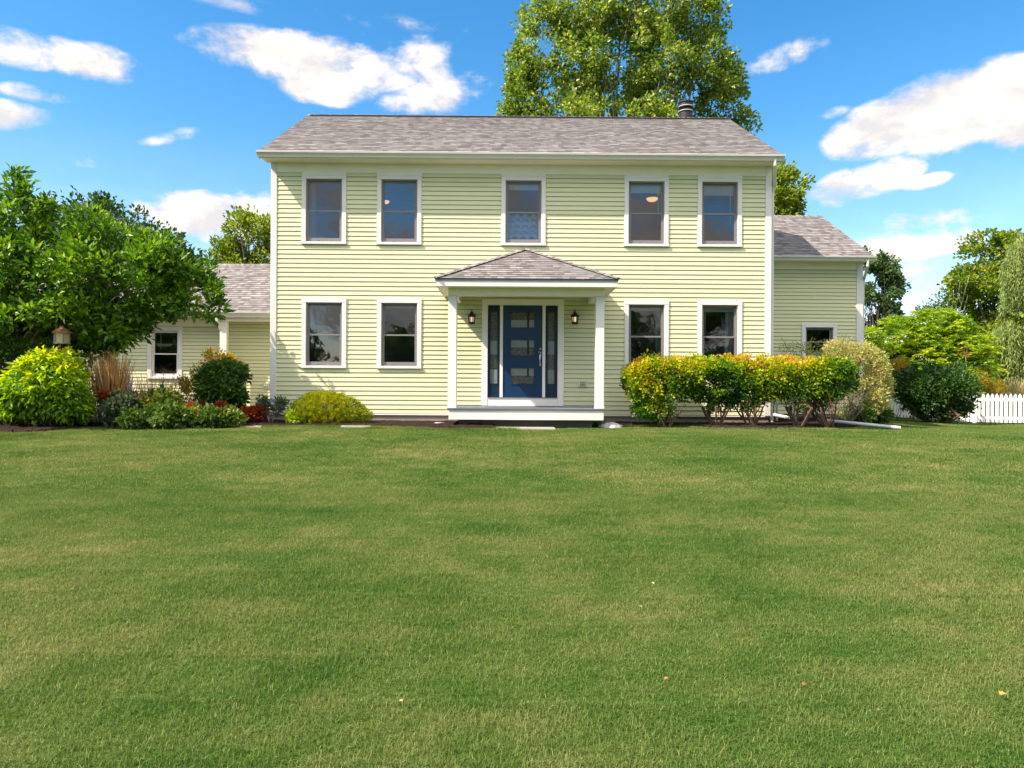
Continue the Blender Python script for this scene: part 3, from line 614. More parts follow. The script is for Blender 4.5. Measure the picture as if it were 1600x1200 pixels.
# ------------------------------------------------------------------ porch
PY = 14.5
p0, p1 = P(700, 550, PY).x, P(944.2, 550, PY).x; pw = .172
ZD = P(820, 638.2, PY).z; zfb = P(820, 656.3, PY).z
porch = MB(); n = 12
for i in range(n):                          # deck boards run along the front
    a = PY - .03 + (W - PY + .0) * i / n; b = PY - .03 + (W - PY + .0) * (i + 1) / n - .006; porch.box(p0 - .03 + .02, p1 + .01, a, b, ZD - .028, ZD)
deck = porch.build('porch_deck', M['deck'], house)
mb = MB(); mb.bbox(p0 + .02, p1 - .005, PY - .006, PY + .03, zfb, ZD - .03); mb.box(p0 + .02, p0 + .05, PY + .031, W - .02, zfb, ZD - .03); mb.box(p1 - .035, p1 - .005, PY + .031, W - .02, zfb, ZD - .03); mb.build('deck_skirt', M['trim2'], house)
mb = MB(); mb.box(p0 + .2, p1 - .2, PY + .35, W - .03, gz(0, 15) - .2, zfb - .01); mb.build('porch_footing', M['conc'], house)
ZPS = (P(700, 464.7, W).z + P(820, 446, 14.2).z) / 2  # porch soffit
for x in (p0, p1 - pw):
    mb = MB(); mb.bbox(x, x + pw, PY, PY + pw, ZD, ZPS - .155, .006); mb.bbox(x - .006, x + pw + .006, PY - .006, PY + pw + .006, ZD + .001, ZD + .05, .003); mb.build('porch_post', M['trim2'], house)
mb = MB(); zb1 = ZPS - .15
mb.bbox(p0, p1, PY, PY + pw, zb1, ZPS - .001); mb.box(p0, p0 + pw, PY + pw + .001, W - .02, zb1, ZPS - .001); mb.box(p1 - pw, p1, PY + pw + .001, W - .02, zb1, ZPS - .001); mb.build('porch_beam', M['trim'], house)
YPE = 14.19; ex0 = P(680.5, 436, YPE).x; ex1 = P(965.5, 438, YPE).x; zpe = P(820, 436, YPE).z
mb = MB(); mb.box(ex0 + .02, ex1 - .02, YPE + .02, W - .005, ZPS, ZPS + .015); mb.build('porch_ceiling', M['trim'], house)
mb = MB(); mb.box(ex0 + .01, ex1 - .01, YPE, YPE + .02, ZPS - .006, zpe - .03); mb.box(ex0 + .01, ex0 + .03, YPE + .021, W - .02, ZPS - .006, zpe - .03); mb.box(ex1 - .03, ex1 - .01, YPE + .021, W - .02, ZPS - .006, zpe - .03); mb.build('porch_fascia', M['trim2'], house)
mb = MB(); mb.box(ex0 - .01, ex1 + .01, YPE - .015, YPE - .001, zpe - .036, zpe - .004); mb.box(ex0 - .01, ex0 + .008, YPE, W - .02, zpe - .036, zpe - .004); mb.box(ex1 - .008, ex1 + .01, YPE, W - .02, zpe - .036, zpe - .004); mb.build('drip_edge', M['fascia_blue'], house)
apx = Vector(P(820.7, 390, W - .02)); e0, e1 = Vector((ex0 - .02, YPE - .025, zpe)), Vector((ex1 + .02, YPE - .025, zpe)); w0, w1 = Vector((ex0 - .02, W - .02, zpe)), Vector((ex1 + .02, W - .02, zpe))
mb = MB(); roof_slope(mb, e0, e1, apx, apx, .125); roof_slope(mb, w0, e0, apx, apx, .125); roof_slope(mb, e1, w1, apx, apx, .125)
pr = mb.build('porch_roof', M['shingle'], house)
mb = MB()
for c in (e0, e1):                          # hip caps laid shingle over shingle
    n = 15; d = (apx - c) / n; side = Vector((d.y, -d.x, 0)).normalized() * .085
    for i in range(n):
        a = c + d * i + Vector((0, 0, .045)); b = c + d * (i + 1.1) + Vector((0, 0, .03)); j = rng.random() * 7; dn = Vector((0, 0, -.032))
        for s in (1, -1): mb.quad([a + side * s + dn, b + side * s + dn, b, a], [(j, 0), (j + .12, 0), (j + .12, .1), (j, .1)])
        mb.quad([a + side + dn, a, a + dn * .6, a + side + dn * 1.5], [(j, 0)] * 4); mb.quad([a - side + dn, a, a + dn * .6, a - side + dn * 1.5], [(j, 0)] * 4)
mb.build('hip_cap', M['shingle'], pr)
# wall lanterns and outlet
def lantern(px, label):
    c = P(px, 497, W); y = W - .12; e = empty('wall_lantern', (c.x, W - .02, c.z), label, 'lantern', 'lanterns beside the front door')
    mb = MB(); mb.lathe((c.x, y, c.z), [(.012, .125), (.035, .11), (.05, .09), (.096, .045), (.098, .03), (.075, .01)], 6); mb.lathe((c.x, y, c.z), [(.008, .115), (.008, .14), (.016, .15), (.004, .165)], 8); mb.build('roof', M['black'], e)
    mb = MB(); mb.lathe((c.x, y, c.z), [(.044, -.105), (.052, .02)], 8); mb.build('glass', M['bulb'], e)
    mb = MB()
    for k in range(6):
        t = k * math.pi / 3; mb.tube([(c.x + .06 * math.cos(t), y + .06 * math.sin(t), c.z - .12), (c.x + .07 * math.cos(t), y + .07 * math.sin(t), c.z + .035)], .011, 4)
    mb.lathe((c.x, y, c.z), [(.05, -.15), (.07, -.14), (.07, -.10)], 6); mb.build('cage', M['black'], e)
    mb = MB(); mb.box(c.x - .03, c.x + .03, W - .03, W - .017, c.z + .0, c.z + .14); mb.tube([(c.x, W - .03, c.z + .09), (c.x, W - .07, c.z + .17), (c.x, y, c.z + .18), (c.x, y, c.z + .15)], .008, 6); mb.build('bracket', M['black'], e)
lantern(737.4, 'lit black wall lantern left of the blue front door'); lantern(897.6, 'lit black wall lantern right of the blue front door')
def outlet(px, py, Y, w, h, label):
    c = P(px, py, Y); e = empty('outdoor_outlet', (c.x, Y - .02, c.z), label, 'outlet')
    mb = MB(); mb.bbox(c.x - w / 2, c.x + w / 2, Y - .04, Y - .015, c.z - h / 2, c.z + h / 2); mb.build('plate', M['siding'], e)
    mb = MB(); mb.bbox(c.x - w * .3, c.x + w * .3, Y - .055, Y - .041, c.z - h * .28, c.z + h * .28); mb.build('cover', M['sash'], e)
    mb = MB()
    for k in (-1, 1): mb.box(c.x + k * w * .14 - w * .09, c.x + k * w * .14 + w * .09, Y - .06, Y - .0555, c.z - h * .16, c.z + h * .16)
    mb.build('socket', M['unit'], e)
outlet(910.5, 599.5, W, .20, .14, 'grey socket plate low on the siding beside the right porch post')
outlet(416, 602, 20.5, .16, .2, 'small grey socket box low on the left wing wall beside the house corner')
# ------------------------------------------------------------------ right wing
YW = 19.6
wxR = P(1348, 450, YW).x; wzE = P(1280, 399, 19.1).z; wzF = P(1280, 421, YW).z; wzS = wzE - .10
c0 = P(1252, 560, YW).x; c1 = P(1307, 560, YW).x; wt = P(1280, 505.5, YW).z; wb = wt - .95
wop = [((c0 + .03), (c1 - .03), wb + .03, wt - .03)]
mb = MB(); clap(mb, XR - .05, wxR - .1, ZB - .1, wzF, YW, wop, zref=ZB); mb.quad([(wxR - .02, YW, ZB - .1), (wxR - .02, YW + 6.2, ZB - .1), (wxR - .02, YW + 6.2, wzS + .0), (wxR - .02, YW, wzS)])
RW = 22.4; mb.quad([(wxR - .02, YW, wzS), (wxR - .02, YW + 5.6, wzS), (wxR - .02, RW, wzS + (RW - YW) * PITCH)]); mb.quad([(XR, YW + 5.7, ZB), (wxR, YW + 5.7, ZB), (wxR, YW + 5.7, wzS), (XR, YW + 5.7, wzS)])
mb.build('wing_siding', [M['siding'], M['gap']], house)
mb = MB(); mb.box(XR - .04, wxR - .04, YW + .02, YW + 5.6, ZB - .7, ZB - .1); mb.build('foundation', M['conc'], house)
mb = MB(); mb.bbox(wxR - .18, wxR, YW - .028, YW + .12, ZB - .11, wzS); mb.build('corner_board', M['trim2'], house)
mb = MB(); mb.box(XR - .05, wxR - .182, YW - .02, YW + .02, wzF, wzS); mb.build('frieze_board', M['trim'], house)
wrx = P(1366.5, 399, 19.15).x; ye2 = 19.22; zr2 = wzE + (RW - ye2) * PITCH
mb = MB(); mb.box(XR - .02, wrx - .03, ye2 + .01, YW + .02, wzS, wzS + .03); mb.build('soffit', M['trim'], house)
mb = MB(); mb.box(XR - .02, wrx - .02, ye2 + .0, ye2 + .02, wzS - .008, wzE - .01); mb.build('fascia', M['trim'], house)
mb = MB(); roof_slope(mb, (XR - .02, ye2 - .03, wzE), (wrx, ye2 - .03, wzE), (XR - .02, RW, zr2), (wrx, RW, zr2)); yb2 = 2 * RW - ye2
roof_slope(mb, (wrx, yb2, wzE), (XR - .02, yb2, wzE), (wrx, RW, zr2), (XR - .02, RW, zr2)); mb.quad([(wrx, ye2 - .03, wzE), (wrx, RW, zr2), (wrx, RW, zr2 - .04), (wrx, ye2 - .03, wzE - .04)], [(0, 0)] * 4)
r2 = mb.build('wing_roof', M['shingle'], house)
mb = MB(); ridge(mb, XR, wrx, RW, zr2); mb.build('ridge_cap', M['shingle'], r2)
mb = MB(); mb.loft([[(wrx - .03, ye2, wzE - .03), (wrx - .005, ye2, wzE - .03), (wrx - .005, ye2, wzE - .15), (wrx - .03, ye2, wzE - .15)], [(wrx - .03, RW, zr2 - .03), (wrx - .005, RW, zr2 - .03), (wrx - .005, RW, zr2 - .18), (wrx - .03, RW, zr2 - .18)]], True); mb.build('rake_board', M['trim'], house)
gutter(XR + .01, wrx + .03, ye2 - .001, wzE - .015)
vp = P(1216, 334, 23.2); mb = MB(); mb.lathe((vp.x, vp.y, 0), [(.05, zr2 - .5), (.05, zr2 + .1), (.06, zr2 + .1), (.06, zr2 + .14)], 12); mb.build('vent_pipe', M['white_plastic'], r2)
window((c0 + c1) / 2, wb, wt, c1 - c0, YW, 'w', 0, 'sash', 'glass_dark', .11)
mb = MB()
for a, b, c, d, e, f in ((XR + .1, wxR - .1, YW + .3, YW + 3, ZB, wzS),): mb.quad([(a, d, e), (b, d, e), (b, d, f), (a, d, f)]); mb.quad([(a, c, e), (a, d, e), (a, d, f), (a, c, f)]); mb.quad([(b, c, e), (b, d, e), (b, d, f), (b, c, f)]); mb.quad([(a, c, e), (b, c, e), (b, d, e), (a, d, e)]); mb.quad([(a, c, f), (b, c, f), (b, d, f), (a, d, f)])
mb.build('room', M['room'], house)
def pipe(mb, pts, w=.075, d=.055):
    mb.tube(pts, w / 2, 8)
mb = MB(); gx = P(1215, 253, 15.5).x; cxr = XR + .045
pipe(mb, [(gx - .03, YE - .06, ZE - .1), (gx - .03, YE - .05, ZE - .22), (cxr + .03, W + .0, ZE - .58), (cxr, W + .05, ZE - .7), (cxr, W + .05, ZB - .1), (cxr + .03, W + .05, ZB - .2)]); mb.build('downspout', M['gutter'], house)
mb = MB(); g2x = P(1358, 405, 19.1).x
pipe(mb, [(g2x, ye2 - .06, wzE - .1), (g2x, ye2 - .05, wzE - .25), (wxR + .05, YW + .03, wzE - .55), (wxR + .04, YW + .06, wzE - .7), (wxR + .04, YW + .06, ZB - .3)]); mb.build('downspout', M['gutter'], house)
# ------------------------------------------------------------------ left wing
YV = 20.5
vx0 = P(-40, 450, YV).x; vzF = P(300, 509.5, YV).z; vzE = P(380, 488, 20.0).z; vzS = vzE - .13
v0, v1 = P(231, 550, YV).x, P(285, 550, YV).x; vt, vb = P(258, 510.5, YV).z, P(258, 592, YV).z
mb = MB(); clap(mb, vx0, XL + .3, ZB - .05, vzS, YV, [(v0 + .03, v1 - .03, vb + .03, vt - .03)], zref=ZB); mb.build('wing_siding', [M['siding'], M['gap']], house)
mb = MB(); mb.box(vx0, XL + .3, YV + .02, YV + 5, ZB - .7, ZB - .05); mb.build('foundation', M['conc'], house)
mb = MB(); xp = P(345, 550, 20.1).x; mb.box(vx0, xp, YV - .03, YV + .02, vzF - .0, vzS + .01); mb.build('frieze_board', M['trim'], house)
mb = MB(); mb.bbox(xp, P(355.5, 550, 20.1).x, 20.02, 20.17, ZB - .3, vzS - .12); mb.build('porch_post', M['trim2'], house)
mb = MB(); mb.bbox(xp - .05, XL + .0, 20.0, 20.2, vzS - .12, vzS + .01); mb.build('porch_beam', M['trim'], house)
mb = MB(); mb.box(vx0, XL + .0, 19.98, YV + .02, vzS + .011, vzS + .035); mb.build('soffit', M['trim'], house)
RV = P(390, 413, 22.8).y; vzR = P(390, 413, RV).z
mb = MB(); roof_slope(mb, (vx0 - .2, 19.93, vzE), (XL + .1, 19.93, vzE), (vx0 - .2, RV, vzR), (XL + .1, RV, vzR), .14); roof_slope(mb, (XL + .1, 2 * RV - 19.93, vzE), (vx0 - .2, 2 * RV - 19.93, vzE), (XL + .1, RV, vzR), (vx0 - .2, RV, vzR), .14)
r3 = mb.build('wing_roof', M['shingle'], house)
mb = MB(); ridge(mb, vx0 - .2, XL + .1, RV, vzR - .01); mb.build('ridge_cap', M['shingle'], r3)
gutter(xp - .15, XL + .01, 19.95, vzE - .01, .14, .14); gutter(vx0 - .2, xp - .16, 19.98, vzE - .06, .1, .11)
mb = MB(); mb.quad([(vx0, YV, ZB), (vx0, YV + 5, ZB), (vx0, YV + 5, vzS), (vx0, RV, vzR - .05), (vx0, YV, vzS)]); mb.build('end_wall', M['siding'], house)
mb = MB(); q = P(337, 497, 19.9); pipe(mb, [(q.x, 19.92, vzE - .15), (q.x + .03, 19.92, vzE - .24), (xp + .02, 20.02, vzE - .48), (xp + .0, 20.2, vzE - .6), (xp - .0, 20.35, ZB - .2)]); mb.build('downspout', M['gutter'], house)
window((v0 + v1) / 2, vb, vt, v1 - v0, YV, 'v', 0, 'sash_w', 'glass_dark', .11)
mb = MB(); mb.box(v0 + .3, v0 + .32, YV + .12, YV + .13, vt - .62, vt - .1); mb.box(v0 + .8, v0 + .82, YV + .12, YV + .13, vt - .5, vt - .1); mb.box(v0 + .1, v1 - .1, YV + .12, YV + .13, vt - .5, vt - .48); mb.box(v0 + .22, v0 + .62, YV + .11, YV + .12, vt - .56, vt - .5); mb.build('inner_sash', M['blind'], house)
mb = MB(); a, b, c, d, e, f = vx0 + .3, XL - .1, YV + .3, YV + 3, ZB, vzS
for p in ([(a, d, e), (b, d, e), (b, d, f), (a, d, f)], [(a, c, e), (a, d, e), (a, d, f), (a, c, f)], [(b, c, e), (b, d, e), (b, d, f), (b, c, f)], [(a, c, e), (b, c, e), (b, d, e), (a, d, e)], [(a, c, f), (b, c, f), (b, d, f), (a, d, f)]): mb.quad(p)
mb.build('room', M['room'], house)
# ------------------------------------------------------------------ things by the walls
def lying_pipe(a, b, label):
    mb = MB(); d = Vector(b) - Vector(a); n = 24; pts = [Vector(a) + d * i / n for i in range(n + 1)]
    mb.tube(pts, [.034 + .003 * (i % 2) for i in range(n + 1)], 8); o = mb.build('downspout_extension', M['white_plastic']); return tag(o, label, 'drain pipe')
a = P(1209, 648, 15.95); b = P(1245, 655, 15.5); lying_pipe(a, b, 'short white drain pipe sloping from the right house corner behind the hedge')
a = P(1276, 655.5, 15.5); b = P(1407, 664.5, 14.9); b.z = gz(b.x, b.y) + .05; lying_pipe(a, b, 'long white drain pipe lying on the ground right of the hedge')
c = P(1218, 640, 16.9); hu = empty('heat_pump', (c.x, 16.9, gz(c.x, 16.9)), 'grey outdoor unit with a grille on a metal stand behind the hedge', 'heat pump'); zg = gz(c.x, 16.9)
mb = MB(); mb.bbox(c.x - .16, c.x + .36, 16.75, 17.05, zg + .42, zg + .95); mb.build('casing', M['unit'], hu)
mb = MB()
for k in range(6): mb.box(c.x - .12, c.x + .2, 16.73, 16.745, zg + .47 + k * .07, zg + .50 + k * .07)
mb.build('grille', M['white_plastic'], hu)
for sx in (-.13, .3):
    mb = MB(); mb.box(c.x + sx, c.x + sx + .04, 16.76, 16.8, zg, zg + .42); mb.box(c.x + sx, c.x + sx + .04, 17.0, 17.04, zg, zg + .42); mb.box(c.x + sx, c.x + sx + .04, 16.8, 17.0, zg + .02, zg + .05); mb.build('leg', M['unit'], hu)
def crumple(px, py, Y, rx, ry, h, label):
    c = P(px, py, Y); zg = gz(c.x, Y) + .04; n, mring = 22, 9; v = []; f = []
    for i in range(mring):
        for j in range(n):
            t = 2 * math.pi * j / n; r = i / (mring - 1); wob = 1 + .12 * math.sin(3 * t + px) + .08 * math.sin(7 * t)
            v.append((c.x + rx * r * wob * math.cos(t), Y + ry * r * wob * math.sin(t), zg + h * (1 - r ** 1.5) + random.uniform(-.012, .012) * (1 if i < mring - 1 else 0) - (.03 if i == mring - 1 else 0)))
    for i in range(mring - 1):
        for j in range(n): a = i * n + j; b = i * n + (j + 1) % n; f.append((a, b, b + n, a + n))
    mb = MB(); mb.v = v; mb.f = f; mb.uv = [[(0, 0)] * 4] * len(f); mb.mi = [0] * len(f)
    return tag(mb.build('gravel_patch', M['fabric']), label, 'gravel patch')
crumple(686, 660, 15.0,   .22, .2, .03, 'small pale patch of crushed stone at the left porch post')
crumple(955, 666, 14.75,   .24, .2, .07, 'mound of grey and white crushed stone at the right porch post')
def slab_stone(poly, name, label, cat=None, kind=None):
    mb = MB(); top = [(p.x, p.y, gz(p.x, p.y) + .03) for p in poly]; bot = [(x, y, z - .12) for x, y, z in top]; mb.loft([bot, top], True)
    o = mb.build(name, M['conc_pale']); tag(o, label, cat, None, kind)
slab_stone([G(775, 669.5), G(800, 671.5), G(868, 672.5), G(866, 669.5), G(800, 666.5)], 'path', 'pale concrete path slab in front of the porch', None, 'structure')
slab_stone([G(532, 668.5), G(580, 668.8), G(576, 665.5), G(536, 665.5)], 'stepping_stone', 'thin pale stepping stone in front of the yellow mounded shrub', 'stepping stone')
slab_stone([G(366, 668.5), G(408, 668.5), G(412, 665), G(370, 665)], 'stepping_stone', 'pale stepping stone in front of the small red leaved shrub', 'stepping stone')
# bird feeder
FY = 14.2; c = P(96.5, 528, FY); zg = gz(c.x, c.y); bf = empty('bird_feeder', (c.x, c.y, zg), 'tan bird feeder with a copper coloured roof standing among the shrubs', 'bird feeder')
sc = 14.35 / FPX
mb = MB(); mb.lathe((c.x, c.y, P(96, 520.5, FY).z), [(.175, 0), (.175, .01), (.10, .08), (.045, .11), (.045, .125), (.03, .135), (.01, .15)], 8, .39); mb.build('roof', M['copper'], bf)
zt_, zb_ = P(96, 520.5, FY).z, P(96, 536, FY).z
mb = MB(); mb.lathe((c.x, c.y, 0), [(.135, zb_), (.135, zt_)], 6, .2); mb.build('hopper', M['feed_wood'], bf)
mb = MB()
for k in range(6): t = .2 + k * math.pi / 3; mb.tube([(c.x + .14 * math.cos(t), c.y + .14 * math.sin(t), zb_), (c.x + .14 * math.cos(t), c.y + .14 * math.sin(t), zt_)], .012, 5)
mb.lathe((c.x, c.y, 0), [(.16, zb_ - .02), (.16, zb_)], 6, .2); mb.build('frame', M['bark_pale'], bf)
mb = MB(); mb.tube([(c.x, c.y, zg - .2), (c.x, c.y, zb_ - .02)], .025, 8); mb.build('pole', M['black'], bf)
# ------------------------------------------------------------------ picket fence
def fence(pts, label, posts):
    """pts: two ground points"""
    a, b = Vector(pts[0]), Vector(pts[1]); L = (b - a).length; e = empty('picket_fence', tuple(a), label, 'fence', None)
    d = (b - a).normalized(); nrm = Vector((-d.y, d.x, 0)).normalized()
    if nrm.y > 0: nrm = -nrm
    def pt(s, off, z): p = a + d * s; return (p.x + nrm.x * off, p.y + nrm.y * off, gz(p.x, p.y) + z)
    def plank(mb, s0, s1, o0, o1, z0, z1): mb.loft([[pt(s0, o0, z0), pt(s1, o0, z0), pt(s1, o1, z0), pt(s0, o1, z0)], [pt(s0, o0, z1), pt(s1, o0, z1), pt(s1, o1, z1), pt(s0, o1, z1)]], True)
    mb = MB(); s = .06; w = .082; sp = .119
    while s < L - w:
        mb.loft([[pt(s + q, o, .05) for q, o in ((0, .02), (w, .02), (w, .0), (0, .0))], [pt(s + q, o, .86) for q, o in ((0, .02), (w, .02), (w, .0), (0, .0))], [pt(s + w / 2 + q, o, .93) for q, o in ((-.006, .02), (.006, .02), (.006, 0), (-.006, 0))]], True); s += sp
    mb.build('picket_panel', M['fence'], e)
    for z in (.13, .70):
        mb = MB(); n = max(1, int(L / 2)); 
        for i in range(n): plank(mb, L * i / n, L * (i + 1) / n, -.045, -.001, z, z + .09)
        mb.build('rail', M['fence'], e)
    for s in posts(L):
        mb = MB(); plank(mb, s - .055, s + .055, -.07, .05, -.05, .9); mb.loft([[pt(s + q * .07, o, .9) for q, o in ((-1, .065), (1, .065), (1, -.085), (-1, -.085))], [pt(s + q * .004, o, .95) for q, o in ((-1, -.006), (1, -.006), (1, -.014), (-1, -.014))]], True); mb.build('post', M['fence'], e)
A = P(1523, 661, 22.0); A.z = 0; B = P(1340, 653, 25.5); B.z = 0; Cc = P(1960, 684, 19.6); Cc.z = 0
fence((tuple(B), tuple(A)), 'white picket fence running behind the dark round shrub', lambda L: [.1 + 2.3 * i for i in range(int(L / 2.3) + 1)])
fence((tuple(A), tuple(Cc)), 'white picket fence section at the right edge of the lawn', lambda L: [.0] + [2.4 * i for i in range(1, int(L / 2.4) + 1)])
# ------------------------------------------------------------------ foliage
def unit(v): return v / np.maximum(np.linalg.norm(v, axis=1, keepdims=True), 1e-9)
def leaf_mesh(name, c, d, L, w, mat, parent, tint, fold=.25, droop=0.0):
    n = len(c); d = unit(d); r = unit(rng.normal(size=(n, 3))); s = unit(np.cross(d, r)); nr = np.cross(s, d)
    flip = np.where(nr[:, 2:3] < -.1, -1., 1.); nr = nr * flip
    L = L[:, None]; w = w[:, None]
    v = np.empty((n, 4, 3)); v[:, 0] = c; v[:, 1] = c + d * L * .45 + s * w * .5 + nr * w * fold; v[:, 2] = c + d * L - nr * L * droop; v[:, 3] = c + d * L * .45 - s * w * .5 + nr * w * fold
    i = np.arange(n) * 4; tr = np.concatenate([np.stack([i, i + 1, i + 2], 1), np.stack([i, i + 2, i + 3], 1)])
    return np_mesh(name, v.reshape(-1, 3), tr, mat, parent, np.repeat(np.clip(tint, 0, 1), 4))
def blob_points(blobs, n, shell=.55, lo=None):
    """points in a union of ellipsoids (cx,cy,cz,rx,ry,rz), denser towards the outside"""
    b = np.array(blobs, float); wt = (b[:, 3] * b[:, 5] + b[:, 3] * b[:, 4]); wt = wt / wt.sum()
    k = rng.choice(len(b), n, p=wt); u = unit(rng.normal(size=(n, 3))); r = (shell + (1 - shell) * rng.random(n)) ** .8
    r = np.where(rng.random(n) < .3, rng.random(n) ** (1 / 3), r)
    return b[k, :3] + u * b[k, 3:6] * r[:, None], u, k
CLEAR = [(P(96.5, 524, 14.0), .58)]
def crown(name, blobs, mat, parent, ncl=400, per=60, cr=.35, L=.12, asp=.5, shell=.6, up=.2, tint_fn=None, gap=.25, flat=1.0, droop=.1, tvar=.22, outward=.6, cvar=.35):
    c, u, k = blob_points(blobs, ncl, shell)
    # leave irregular gaps
    ph = rng.random(3) * 9; f = np.sin(c[:, 0] * 2.1 / cr * .35 + ph[0]) + np.sin(c[:, 1] * 2.3 / cr * .35 + ph[1]) + np.sin(c[:, 2] * 2.7 / cr * .35 + ph[2])
    keep = f > np.quantile(f, gap)
    for q_, r_ in CLEAR: keep &= (np.hypot(c[:, 0] - q_.x, c[:, 2] - q_.z) > r_ * .72) | (c[:, 1] > q_.y + .45) | (L < .1)
    c, u = c[keep], u[keep]; m = len(c)
    rad = cr * (.6 + .8 * rng.random(m)); q = unit(rng.normal(size=(m * per, 3))); rr = rng.random(m * per) ** .5
    off = q * (np.repeat(rad, per) * rr)[:, None]; off[:, 2] *= flat
    pts = np.repeat(c, per, 0) + off; d = unit(q * .8 + np.repeat(u, per, 0) * outward + np.array([0, 0, up]) + rng.normal(size=(m * per, 3)) * .45)
    LL = L * (.65 + .7 * rng.random(m * per)); ct = np.repeat((rng.random(m) - .5) * cvar, per)
    t = .5 + ct + rng.normal(size=m * per) * tvar * .6
    if tint_fn is not None: t = tint_fn(pts, t)
    return leaf_mesh(name, pts, d, LL, LL * asp, mat, parent, t, droop=droop), c
def branches(name, base, r0, targets, mat, parent, fork=.45, n=40, lean=None, wob=.12, rt=.012, multi=1, spread=.05):
    """stems that leave the ground, fork and reach into the crown"""
    mb = MB(); base = Vector(base); cen = Vector(tuple(np.mean(targets, 0)))
    idx = rng.choice(len(targets), min(n, len(targets)), replace=False)
    stems = []
    for m in range(multi):
        b = base + Vector((random.uniform(-spread, spread), random.uniform(-spread, spread), -.1)); top = base.lerp(Vector((cen.x, cen.y, cen.z)), fork) + Vector((random.uniform(-1, 1) * spread * 4, random.uniform(-1, 1) * spread * 4, 0)) * (multi > 1)
        pts = [b.lerp(top, t) + Vector((math.sin(t * 5 + m) * r0 * .7, math.cos(t * 4 + m) * r0 * .5, 0)) * (1 if 0 < t < 1 else 0) for t in (0, .25, .5, .75, 1)]
        mb.tube(pts, [r0 * 1.25, r0, r0 * .9, r0 * .78, r0 * .66], 8); stems.append((pts, r0))
    for i in idx:
        pts, r = random.choice(stems); T_ = Vector(tuple(targets[i])); t = random.uniform(.45, 1); k = min(3, int(t * 4)); s = pts[k].lerp(pts[k + 1], t * 4 - k); L = (T_ - s).length
        midp = s.lerp(T_, .5) + Vector((random.uniform(-1, 1), random.uniform(-1, 1), random.uniform(.2, 1))) * L * wob
        q = [s * (1 - a) ** 2 + midp * 2 * a * (1 - a) + T_ * a * a for a in (0, .2, .4, .6, .8, 1)]
        rb = r * random.uniform(.22, .42); mb.tube(q, [rb, rb * .8, rb * .62, rb * .45, rb * .3, rt * .5], 5, False)
        for _ in range(2):
            a = random.uniform(.35, .8); s2 = s * (1 - a) ** 2 + midp * 2 * a * (1 - a) + T_ * a * a; e2 = s2 + (T_ - s).normalized() * min(L * .2, .35) + Vector((random.uniform(-1, 1), random.uniform(-1, 1), random.uniform(-.3, 1))) * min(L * .14, .28)
            mb.tube([s2, s2.lerp(e2, .5) + Vector((0, 0, L * .02)), e2], [rb * .4, rb * .25, rt * .4], 4, False)
    return mb.build(name, mat, parent, True)
def pb(px, py, rx, ry, Y, depth=None):
    """ellipsoid from its outline in the photo at distance Y"""
    c = P(px, py, Y); s = Y / FPX; return (c.x, Y, c.z, rx * s, depth if depth else rx * s, ry * s)
LM = {}
LM['magnolia'] = leaf_mat('glossy_green_leaf', [(0, (.022, .068, .009)), (.3, (.048, .135, .013)), (.55, (.10, .24, .018)), (.8, (.20, .37, .026)), (1, (.32, .46, .045))], .3, .4, .4)
LM['dark_tree'] = leaf_mat('dark_tree_leaf', [(0, (.016, .05, .012)), (.5, (.04, .10, .02)), (1, (.09, .17, .03))], .3, .5, .3)
LM['cotton'] = leaf_mat('olive_tree_leaf', [(0, (.06, .12, .018)), (.35, (.12, .215, .03)), (.65, (.22, .32, .055)), (.9, (.37, .43, .10)), (1, (.50, .46, .13))], .4, .4, .5)
LM['ygreen'] = leaf_mat('yellow_green_tree_leaf', [(0, (.06, .12, .012)), (.4, (.13, .22, .02)), (.7, (.25, .32, .028)), (1, (.38, .40, .04))], .35, .5, .3)
LM['bluegreen'] = leaf_mat('blue_green_tree_leaf', [(0, (.022, .07, .035)), (.5, (.06, .13, .045)), (.8, (.14, .21, .05)), (1, (.28, .29, .08))], .3, .5, .3)
LM['willow'] = leaf_mat('willow_leaf', [(0, (.12, .19, .055)), (.5, (.22, .31, .09)), (.85, (.34, .41, .13)), (1, (.42, .42, .15))], .35, .5, .3)
LM['sumac'] = leaf_mat('sumac_leaf', [(0, (.08, .19, .016)), (.4, (.20, .36, .022)), (.7, (.40, .52, .032)), (.9, (.56, .56, .04)), (.95, (.42, .18, .04)), (1, (.36, .12, .03))], .42, .5, .3)
LM['hedge'] = leaf_mat('turning_hedge_leaf', [(0, (.02, .075, .012)), (.25, (.05, .16, .015)), (.45, (.13, .28, .015)), (.6, (.33, .42, .018)), (.8, (.58, .52, .02)), (.92, (.60, .34, .05)), (1, (.48, .20, .06))], .35, .5, .3)
LM['spirea'] = leaf_mat('yellow_mound_leaf', [(0, (.07, .13, .010)), (.35, (.17, .25, .012)), (.7, (.34, .37, .016)), (1, (.52, .42, .03))], .35, .5, .3)
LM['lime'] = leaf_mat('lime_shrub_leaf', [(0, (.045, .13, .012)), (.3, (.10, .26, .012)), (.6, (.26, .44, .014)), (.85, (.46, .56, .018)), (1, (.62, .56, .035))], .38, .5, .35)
LM['dark_shrub'] = leaf_mat('dark_shrub_leaf', [(0, (.012, .04, .010)), (.5, (.028, .085, .015)), (.85, (.06, .15, .02)), (1, (.12, .22, .03))], .25, .45, .35)
LM['mid'] = leaf_mat('mid_green_leaf', [(0, (.025, .075, .014)), (.5, (.07, .15, .028)), (.85, (.15, .24, .05)), (1, (.30, .32, .09))], .3, .5, .3)
LM['blue'] = leaf_mat('grey_green_leaf', [(0, (.03, .06, .04)), (.5, (.07, .115, .075)), (1, (.16, .20, .12))], .3, .5, .3)
